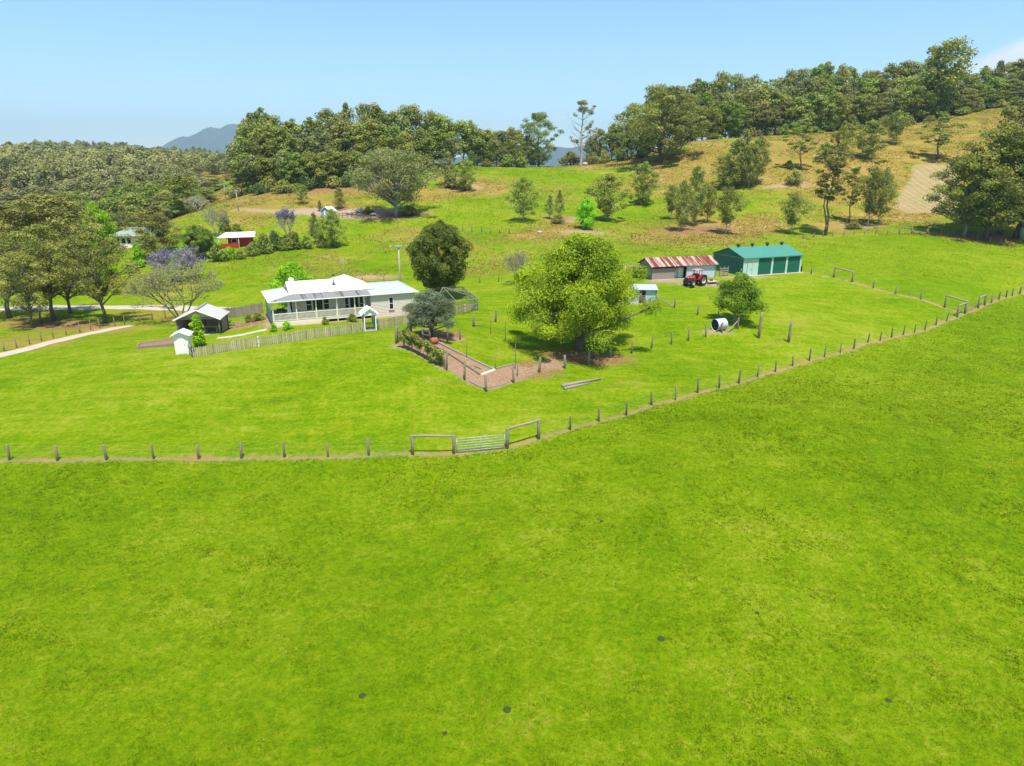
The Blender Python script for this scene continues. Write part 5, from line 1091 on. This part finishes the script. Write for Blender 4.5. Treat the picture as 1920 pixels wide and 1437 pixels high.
def yard_panel():
    a, b = hit(1349, 519), hit(1364, 517.5); o = thing('timber_yard_panel', 'weathered timber rail panel between the old shed and the green shed', 'yard panel', a); W = Vector(a)
    for q in (a, a.lerp(b, .5), b): m = MB(); m.box((q.x, q.y, q.z + .8), (.14, .14, 1.6)); m.build('post', 'timber', o, False, W)
    for z in (.3, .62, .94, 1.3): m = MB(); m.bar(a + Vector((0, -.09, z)), b + Vector((0, -.09, z)), .05, .17); m.build('rail', 'timberx', o, False, W)
yard_panel()
def iron_hut():
    a, b = hit(1178, 569), hit(1229, 569); c = b - a; o = thing('iron_hut', 'small pale blue corrugated iron hut with open centre bay', 'hut', a, math.atan2(c.y, c.x)); w = c.length; D, E = 2.6, 1.95
    m = MB(); m.box2((0, 0, -.1), (w * .40, .05, E - .15)); m.build('left_wall', 'paleiron', o); m = MB(); m.box2((w * .62, 0, -.1), (w, .05, E)); m.build('right_wall', 'paleiron', o)
    m = MB(); m.box2((0, D, -.1), (w, D + .05, E + .2)); m.box2((0, .06, -.1), (.05, D - .01, E)); m.box2((w - .05, .06, -.1), (w, D - .01, E)); m.build('back_wall', 'paleiron', o)
    for x in (w * .41, w * .46, w + .05): m = MB(); m.path([(x, -.06, -.2), (x, -.06, E + .05)], .08, 7); m.build('post', 'timber', o, True)
    m = MB(); [m.box2((w * .47, -.02, z), (w * .62, .03, z + .13)) for z in (.1, .4, .7, 1.0)]; m.build('slats', 'timberx', o)
    m = MB(); m.slab([(-.2, -.3, E), (w + .25, -.3, E + .04), (w + .25, D + .3, E + .32), (-.2, D + .3, E + .28)], .04); m.build('roof', 'wvroof', o)
    m = MB(); p = hit(1262, 577); rr = Matrix.Rotation(-o.rotation_euler[2], 3, 'Z') @ (p - a); m.bar((w + .1, -.05, 1.0), (rr.x, rr.y, rr.z + .1), .12, .12); m.build('brace', 'timberx', o)
iron_hut()
# fallen tank
def tank():
    b = hit(1348, 619); o = thing('fallen_water_tank', 'pale corrugated water tank lying on its side with open dark end', 'water tank', b, R(24)); r = .70; m = MB(); prof = []
    for k in range(41): prof.append((r + .02 * math.cos(k * math.pi), -.72 + 1.44 * k / 40))
    m.lathe(prof, 36, (0, 0, r), 'X'); m.build('shell', 'paleiron', o, True)
    m = MB(); m.lathe([(0, .73), (r, .73)], 36, (0, 0, r), 'X'); m.build('end_plate', 'paleiron', o); m = MB(); m.lathe([(0, -.64), (r - .03, -.64)], 36, (0, 0, r), 'X'); m.build('opening', 'dark', o)  # the near-black disc paints the shade inside the open end
    b2 = hit(1383, 617); a2 = hit(1364, 624); m = MB(); m.bar(a2 + Vector((0, 0, .05)), b2 + Vector((0, 0, 1.1)), .10, .10); k = m.build('timber_brace', 'timberx', None, False, a2); k.location = a2; tag(k, 'pale timber strut leaning on the corner post by the fallen tank', 'strut')
tank()

# ------------------------------------------------------------------ tractor
def tractor():
    b = hit(1302, 535); b.z += .02; o = thing('tractor', 'red farm tractor with faded pink canopy parked before the old iron shed', 'tractor', b, R(212)); o.scale = (.95, .95, .95)
    def wheel(x, y, r, w, rr):
        m = MB(); m.lathe([(rr, -w / 2), (r * .92, -w / 2), (r, -w * .32), (r, w * .32), (r * .92, w / 2), (rr, w / 2)], 32, (x, y, r), 'Y')
        for k in range(20):
            t = 2 * math.pi * k / 20
            for s in (-1, 1): m.box((x + math.cos(t) * r, y + s * w * .22, r + math.sin(t) * r), (.07, w * .4, .06), Matrix.Rotation(-t + math.pi / 2, 3, 'Y') @ Matrix.Rotation(s * .5, 3, 'Z'))
        wh = m.build('wheel', 'tyre', o); m = MB(); sg = 1 if y > 0 else -1; m.lathe([(0, sg * w * .18), (rr * .35, sg * w * .2), (rr * .4, sg * w * .1), (rr * .85, sg * w * .1), (rr, sg * w * .45)], 28, (x, y, r), 'Y'); m.build('rim', 'rim', wh, True)
        m = MB(); m.tube((x, y + sg * w * .15, r), (x, y + sg * w * .34, r), rr * .2, n=12); m.build('hub', 'charcoal', wh)
    for y in (-.82, .82): wheel(-1.0, y, .80, .46, .46); wheel(1.18, y * .95, .54, .34, .30)
    m = MB(); P = [(.1, .85), (.1, 1.62), (.5, 1.66), (1.2, 1.58), (1.72, 1.44), (1.80, 1.30), (1.78, .85)]
    for s in (-1, 1): pass
    m.slab([(x, -.36, z) for x, z in P], .72, (0, -1, 0)); h_o = m.build('bonnet', 'red', o); m = MB(); m.box2((1.785, -.28, .88), (1.82, .28, 1.36)); m.build('grille', 'charcoal', h_o)
    for y in (-.22, .22): m = MB(); m.lathe([(0, .05), (.08, .04), (.09, 0)], 12, (1.80, y, 1.40), 'X'); m.build('headlight', 'white', h_o)
    for s in (-1, 1): m = MB(); m.box2((.5, s * .363 - .006 * s, 1.05), (1.5, s * .372, 1.35)); m.build('side_grille', 'charcoal', h_o); m = MB(); m.box2((.45, s * .364, 1.38), (1.5, s * .37, 1.43)); m.build('stripe', 'white', h_o)
    m = MB(); m.box2((-1.3, -.30, .55), (1.7, .30, .86)); m.box2((1.05, -.7, .42), (1.3, .7, .58)); m.box2((-1.15, -.65, .65), (-.85, .65, .92)); m.build('chassis', 'charcoal', o)
    m = MB(); m.box2((1.86, -.5, .40), (1.94, .5, .52)); [m.box2((1.88, y - .03, .45), (1.93, y + .03, 1.25)) for y in (-.45, -.15, .15, .45)]; m.box2((1.86, -.5, 1.2), (1.94, .5, 1.28)); m.box2((1.7, -.3, .5), (1.9, .3, .85)); m.build('bull_bar', 'charcoal', o)
    for s in (-1, 1):
        m = MB(); P = [(-1.0 + .95 * math.cos(t), .80 + .95 * math.sin(t)) for t in np.linspace(.15, 2.6, 14)]
        for (x0, z0), (x1, z1) in zip(P[:-1], P[1:]): m.bar((x0, s * .80, z0), (x1, s * .80, z1), .50, .04, (0, 0, 1) if abs(x1 - x0) > .05 else (1, 0, 0))
        m.slab([(x, s * .57, z) for x, z in P], .03, (0, s, 0)); m.build('mudguard', 'red', o)
    m = MB(); m.box2((-1.0, -.3, 1.12), (-.5, .3, 1.24)); m.box2((-1.08, -.3, 1.22), (-.96, .3, 1.62)); m.build('seat', 'tyre', o); m = MB(); m.box2((-.9, -.5, .86), (.1, .5, .92)); m.build('floor', 'charcoal', o)
    m = MB(); m.tube((.1, 0, 1.3), (-.18, 0, 1.55), .03); sw = m.build('steering_column', 'charcoal', o); m = MB(); m.path([(-.18 + .09 * math.cos(t) , .19 * math.sin(t), 1.56 + .16 * math.cos(t)) for t in np.linspace(0, 2 * math.pi, 17)], .018, 6, False); m.build('steering_wheel', 'tyre', sw)
    m = MB(); m.path([(.75, .22, 1.55), (.75, .22, 2.25), (.70, .22, 2.38)], .045, 8); m.build('exhaust', 'charcoal', o)
    for x, y in ((-.95, .52), (-.95, -.52), (-.35, .52), (-.35, -.52)): m = MB(); m.box2((x - .035, y - .035, .9), (x + .035, y + .035, 2.5)); m.build('canopy_post', 'charcoal', o)
    m = MB(); nu, nv = 9, 7; V = []
    for i in range(nu):
        for j in range(nv): x = -1.45 + 1.75 * i / (nu - 1); y = -.72 + 1.44 * j / (nv - 1); V.append((x, y, 2.62 - .14 * ((x + .6) / .9) ** 2 - .10 * (y / .72) ** 2))
    m.add(V, [(i * nv + j, (i + 1) * nv + j, (i + 1) * nv + j + 1, i * nv + j + 1) for i in range(nu - 1) for j in range(nv - 1)]); m.add([(x, y, z - .05) for x, y, z in V], [(i * nv + j, i * nv + j + 1, (i + 1) * nv + j + 1, (i + 1) * nv + j) for i in range(nu - 1) for j in range(nv - 1)])
    m.build('canopy', 'canopy', o, True)
tractor()
b = hit(1333, 531); o = thing('slasher', 'flat pale mower deck attachment on the ground behind the tractor', 'mower', b, R(25)); m = MB(); m.box((0, 0, .3), (1.9, 1.5, .12)); m.box((-1.0, 0, .2), (.05, 1.5, .25)); m.build('deck', 'path', o); m = MB(); m.box((0, 0, .45), (.4, .4, .25)); m.build('gearbox', 'charcoal', o); m = MB(); m.path([(-.9, -.3, .35), (-1.3, 0, .8), (-.9, .3, .35)], .05, 7); m.build('hitch', 'charcoal', o); m = MB(); m.lathe([(0, -.06), (.2, -.06), (.2, .06), (0, .06)], 16, (1.15, 0, .2), 'Y'); m.build('wheel', 'tyre', o)

# ------------------------------------------------------------------ power poles, cottages, small sheds
def pole(label, px, py, top, cross, Y=None):
    b = hit(px, py) if Y is None else at(px, Y); hh = ztop(top, b.y) - b.z; o = thing('power_pole', label, 'power pole', b, R(15)); m = MB(); m.path([(0, 0, -.3), (0, 0, hh * .5), (0, 0, hh)], [.14, .12, .10], 8); m.build('pole', 'barkpale', o, True)
    m = MB(); m.box((0, -.16, hh - .25), (cross, .10, .14)); ca = m.build('crossarm', 'netting', o)
    for x in (-.45, -.15, .15, .45): m = MB(); m.lathe([(.05, 0), (.07, .06), (.04, .14), (0, .16)], 8, (x * cross, -.16, hh - .18)); m.build('insulator', 'white', ca, True)
    return o
p = pole('timber power pole with white topped crossarm behind the house', 752, 0, 460, 2.5, 101); m = MB(); m.tube((0, 0, 0), (0, 0, 1.2), .22, n=10); m.build('base_guard', 'bluepaint', p)
pole('distant power pole nearest the red cottage', 447, 396, 357, 2.6); pole('distant power pole farther up the slope, left of the other', 423, 0, 344, 2.4, 258)
def cottage():
    b = hit(252, 463); o = thing('white_cottage', 'white cottage with pale green hipped roof among the trees', 'house', b, R(10)); w, d, e = 9.5, 7, 2.9
    m = MB(); m.box((0, d / 2, e / 2 - .3), (w, d, e + .6)); m.build('wall', 'white', o); m = MB(); c = [(-w / 2 - .6, -.6, e), (w / 2 + .6, -.6, e), (w / 2 + .6, d + .6, e), (-w / 2 - .6, d + .6, e)]; r0, r1 = (-1.6, d / 2, e + 1.7), (1.6, d / 2, e + 1.7)
    m.poly([c[0], c[1], r1, r0]); m.poly([c[1], c[2], r1]); m.poly([c[2], c[3], r0, r1]); m.poly([c[3], c[0], r0]); m.poly(c[::-1]); m.build('roof', 'palegreenroof', o); m = MB(); m.box2((-w / 2 - .65, -.75, e - .2), (w / 2 + .65, -.61, e - .01)); m.build('gutter', 'white', o)
    for x in (-3.6, -2.3, -1.0, 1.4, 3.2): m = MB(); m.box((x, -.04, 1.5), (1.0, .06, 1.5)); f = m.build('window', 'white', o); m = MB(); m.box((x, -.08, 1.5), (.82, .03, 1.3)); m.build('pane', 'glass', f)
cottage()
def red_cottage():
    b = hit(449, 463); o = thing('red_cottage', 'low red walled cottage with white skillion roof behind the hedge', 'house', b, R(20)); m = MB(); m.box2((-2.6, 0, -.2), (3.2, 4, 2.4)); m.build('wall', 'redpaint', o)
    m = MB(); m.slab([(-4.6, -1.4, 2.3), (3.6, -1.4, 2.3), (3.8, 4.4, 3.0), (-2.8, 4.4, 3.0)], .08); m.build('roof', 'wroof', o)
    for x in (-4.2, -2.4, 0): m = MB(); m.box((x, -1.2, 1.1), (.12, .12, 2.3)); m.build('post', 'white', o)
    m = MB(); m.box2((-4.2, -1.3, .1), (.0, -1.24, .9)); m.build('railing', 'redpaint', o); m = MB(); m.box2((-1.6, -.06, .9), (-.4, .01, 1.9)); f = m.build('window', 'white', o); m = MB(); m.box2((-1.5, -.08, 1.0), (-.5, -.062, 1.8)); m.build('pane', 'glass', f); m = MB(); m.box2((-5.6, -1.0, 2.0), (-4.5, 2, 2.08)); m.build('awning', 'greensheet', o)
red_cottage()
b = hit(611, 409); o = thing('blue_shed', 'small blue gabled shed with white roof on the bare earth', 'shed', b, R(-15)); gable_box(o, 2.6, 3.2, 1.9, 2.9, .25, 'bluepaint', 'wroof'); m = MB(); m.box((0, -.03, .9), (.9, .04, 1.8)); m.build('door', 'white', o)
a, b = hit(634, 409), hit(668, 406); o = thing('rail_fence', 'short two rail timber fence beside the blue shed', 'fence', a); W = Vector(a)
for t in np.linspace(0, 1, 5): q = a.lerp(b, t); m = MB(); m.box((q.x, q.y, h1(q.x, q.y) + .6), (.15, .15, 1.3)); m.build('post', 'timberd', o, False, W)
for z in (.5, 1.0): m = MB(); m.bar(a + Vector((0, 0, z)), b + Vector((0, 0, z)), .08, .14); m.build('rail', 'timberd', o, False, W)
rd = random.Random(4)
for i, (px, py, s, lab) in enumerate([(655, 402, 1.0, 'pale boulder on the bare earth nearest the rail fence'), (676, 398, 1.3, 'larger pale boulder on the bare earth left of the spreading gum'), (700, 404, .9, 'small boulder at the edge of the spreading gum shade'), (1097, 310, 1.3, 'grey boulder at the foot of the half dead gum'), (1012, 437, .7, 'pale rock in the dry grass behind the shade tree')]):
    m = MB(); m.lathe([(0, 0), (.8, .05), (1.0, .35), (.75, .7), (.3, .9), (0, .92)], 9); m.v = [(x * s * rd.uniform(.8, 1.2), y * s * rd.uniform(.8, 1.2), z * s * rd.uniform(.8, 1.1) - .1) for x, y, z in m.v]; o = m.build('boulder', 'stone', None, True); o.location = hit(px, py); tag(o, lab, 'rock', 'rocks on the slopes')
for px, py, s, lab in [(1240, 1198, .22, 'largest dark dung pat in the grass, right of centre'), (680, 1305, .20, 'dark dung pat left of centre near the bottom of the paddock'), (951, 1332, .22, 'dark dung pat at the bottom centre of the paddock'), (834, 1376, .13, 'small dung pat near the bottom edge of the paddock'), (1128, 978, .16, 'small dung pat in the upper middle of the paddock'), (1190, 1000, .12, 'tiny dung pat right of the upper middle one'), (1420, 1150, .14, 'small dung pat on the right side of the paddock'), (1666, 1314, .15, 'dung pat near the lower right of the paddock'), (1480, 1310, .11, 'tiny dung pat left of the lower right one')]:
    m = MB(); m.lathe([(1.0, 0), (.95, .12), (.6, .22), (0, .26)], 12); s *= .78; m.v = [(x * s * rd.uniform(.85, 1.15), y * s * rd.uniform(.85, 1.15), z * s * .5 + .02) for x, y, z in m.v]; o = m.build('dung_pat', 'dung', None, True); o.location = hit(px, py); tag(o, lab, 'dung', 'dung pats in the paddock')

# ------------------------------------------------------------------ rough paddock grass
def tufts():
    rng = np.random.default_rng(42); N = 480000
    y = 17 + (rng.random(N) ** 1.5) * 102; x = (rng.random(N) * 2 - 1) * (y * .82 + 3)
    ml = np.array(main_line); fy = np.interp(x, ml[:, 0], ml[:, 1]); k = y < fy - .3; x, y = x[k], y[k]
    cl = (vnoise(x, y, 6, 1) * .6 + vnoise(x, y, 1.4, 2) * .9 + vnoise(x, y, .45, 3) * .9 - 1.2) * 1.6
    k = rng.random(len(x)) < np.clip(.50 + .20 * cl, .2, 1); x, y, cl = x[k], y[k], cl[k]; z = H(x, y); n = len(x); B = 3
    x, y, z, cl = (np.repeat(a, B) for a in (x, y, z, cl)); n *= B
    far = .85 + (y - 20) / 55; a = rng.random(n) * 6.283; lean = rng.random(n) * .9 + .35; hgt = (.025 + .045 * rng.random(n) + .024 * np.clip(cl, 0, 1.5)) * np.clip(far, .8, 1.5); wd_ = (.018 + .02 * rng.random(n)) * np.clip(far, .9, 1.9)
    ox, oy = rng.normal(size=n) * .05, rng.normal(size=n) * .05; b = np.stack([x + ox, y + oy, z - .01], 1); t = b + np.stack([np.cos(a) * hgt * lean, np.sin(a) * hgt * lean, hgt], 1)
    s = np.stack([-np.sin(a) * wd_, np.cos(a) * wd_, np.zeros(n)], 1); v = np.stack([b - s, b + s, t], 1).reshape(-1, 3)
    me = mesh_np('grass', v, None, np.arange(n * 3).reshape(-1, 3)); at_ = me.attributes.new('tint', 'FLOAT', 'FACE'); at_.data.foreach_set('value', np.clip(.5 * rng.random(n) + .25 * rng.random(n) + .10 - .10 * cl, 0, 1).astype(np.float32))
    me.materials.append(leafmat('grass_blades', (.075, .140, 0), (.28, .34, .010), .40, 1.0, .04)); o = link('grass', me); tag(o, 'short tufted lime green pasture grass filling the near paddock', 'grass', None, 'stuff')
tufts()
def lookup(arr, x, y):
    i = np.clip(np.searchsorted(xs, x) , 0, nx - 1); j = np.clip(np.searchsorted(ys, y), 0, ny - 1); return arr.reshape(ny, nx)[j, i]
def scatter(name, label, seed, x, y, z0, hh, ww, c1, c2, dense, B=2, fade=None):
    rng = np.random.default_rng(seed); bare = lookup(np.maximum(np.maximum(A_soil, A_lit), A_pl), x, y); k = rng.random(len(x)) < np.clip(dense - bare * 1.6, 0, 1)
    for cx_, cy_, r0_, r1_, _ in PADS: k &= np.hypot(x - cx_, y - cy_) > r0_ + 1.0
    x, y = x[k], y[k]; cl = vnoise(x, y, 4, 7) + vnoise(x, y, 1.4, 8) - 1; z = H(x, y); n = len(x); x, y, z, cl = (np.repeat(a, B) for a in (x, y, z, cl)); n *= B
    a = rng.random(n) * 6.283; ln = rng.random(n) * .9 + .3; h = hh * (.5 + rng.random(n) + .5 * np.clip(cl, -.5, 1)); w = ww * (.6 + .8 * rng.random(n)) * (np.hypot(x, y) / np.median(np.hypot(x, y))) ** .7
    b = np.stack([x + rng.normal(size=n) * ww, y + rng.normal(size=n) * ww, z - .02], 1); t = b + np.stack([np.cos(a) * h * ln, np.sin(a) * h * ln, h], 1); s_ = np.stack([-np.sin(a) * w, np.cos(a) * w, np.zeros(n)], 1)
    me = mesh_np(name, np.stack([b - s_, b + s_, t], 1).reshape(-1, 3), None, np.arange(n * 3).reshape(-1, 3)); at_ = me.attributes.new('tint', 'FLOAT', 'FACE'); at_.data.foreach_set('value', np.clip(.65 * rng.random(n) + .2 - .25 * cl, 0, 1).astype(np.float32))
    me.materials.append(leafmat(name, c1, c2, .40, 1.0, .04)); o = link(name, me); tag(o, label, 'grass', None, 'stuff')
def lawns():
    rng = np.random.default_rng(8); ml = np.array(main_line); N = 420000
    y = 45 + (rng.random(N) ** 1.2) * 85; x = (rng.random(N) * 2 - 1) * (y * .80 + 3); k = y > np.interp(x, ml[:, 0], ml[:, 1]) + .5; x, y = x[k], y[k]
    scatter('turf', 'mown green turf around the house, garden and sheds', 9, x, y, 0, .032, .028, (.095, .185, 0), (.34, .38, .03), np.clip(.55 + .7 * (vnoise(x, y, 5, 3) - .5) + .5 * (vnoise(x, y * 3, 3, 4) - .5), 0, 1))
    N = 330000; y = 118 + (rng.random(N) ** 1.1) * 200; x = (rng.random(N) * 2 - 1) * (y * .80 + 5); d = lookup(A_dry, x, y); u = rng.random(len(x))
    k = (u < d * 1.1) & (vnoise(x, y, 7, 5) > .3); scatter('dry_grass', 'tawny dry tussock grass covering the hill slopes', 10, x[k], y[k], 0, .20, .13, (.215, .165, .028), (.40, .31, .10), np.full(k.sum(), .7))
    k = (u > .25 + d) & (vnoise(x, y, 9, 6) > .35); scatter('meadow_grass', 'rough green meadow grass on the far field and slopes', 11, x[k], y[k], 0, .10, .10, (.11, .18, .001), (.31, .33, .03), np.full(k.sum(), .5))
lawns()

# ------------------------------------------------------------------ air
def haze():
    m = MB(); m.box2((-9500, -900, -70), (9500, 12500, 760)); me = bpy.data.materials.new('air'); n, l = nodes_of(me); n.remove(n['Principled BSDF']); v = n.new('ShaderNodeVolumePrincipled')
    v.inputs['Color'].default_value = (.70, .90, 1.0, 1); v.inputs['Density'].default_value = 1.15e-4; v.inputs['Anisotropy'].default_value = .2; l.new(v.outputs[0], n['Material Output'].inputs['Volume'])
    o = m.build('haze', me); tag(o, None, None, None, 'stuff')
haze()
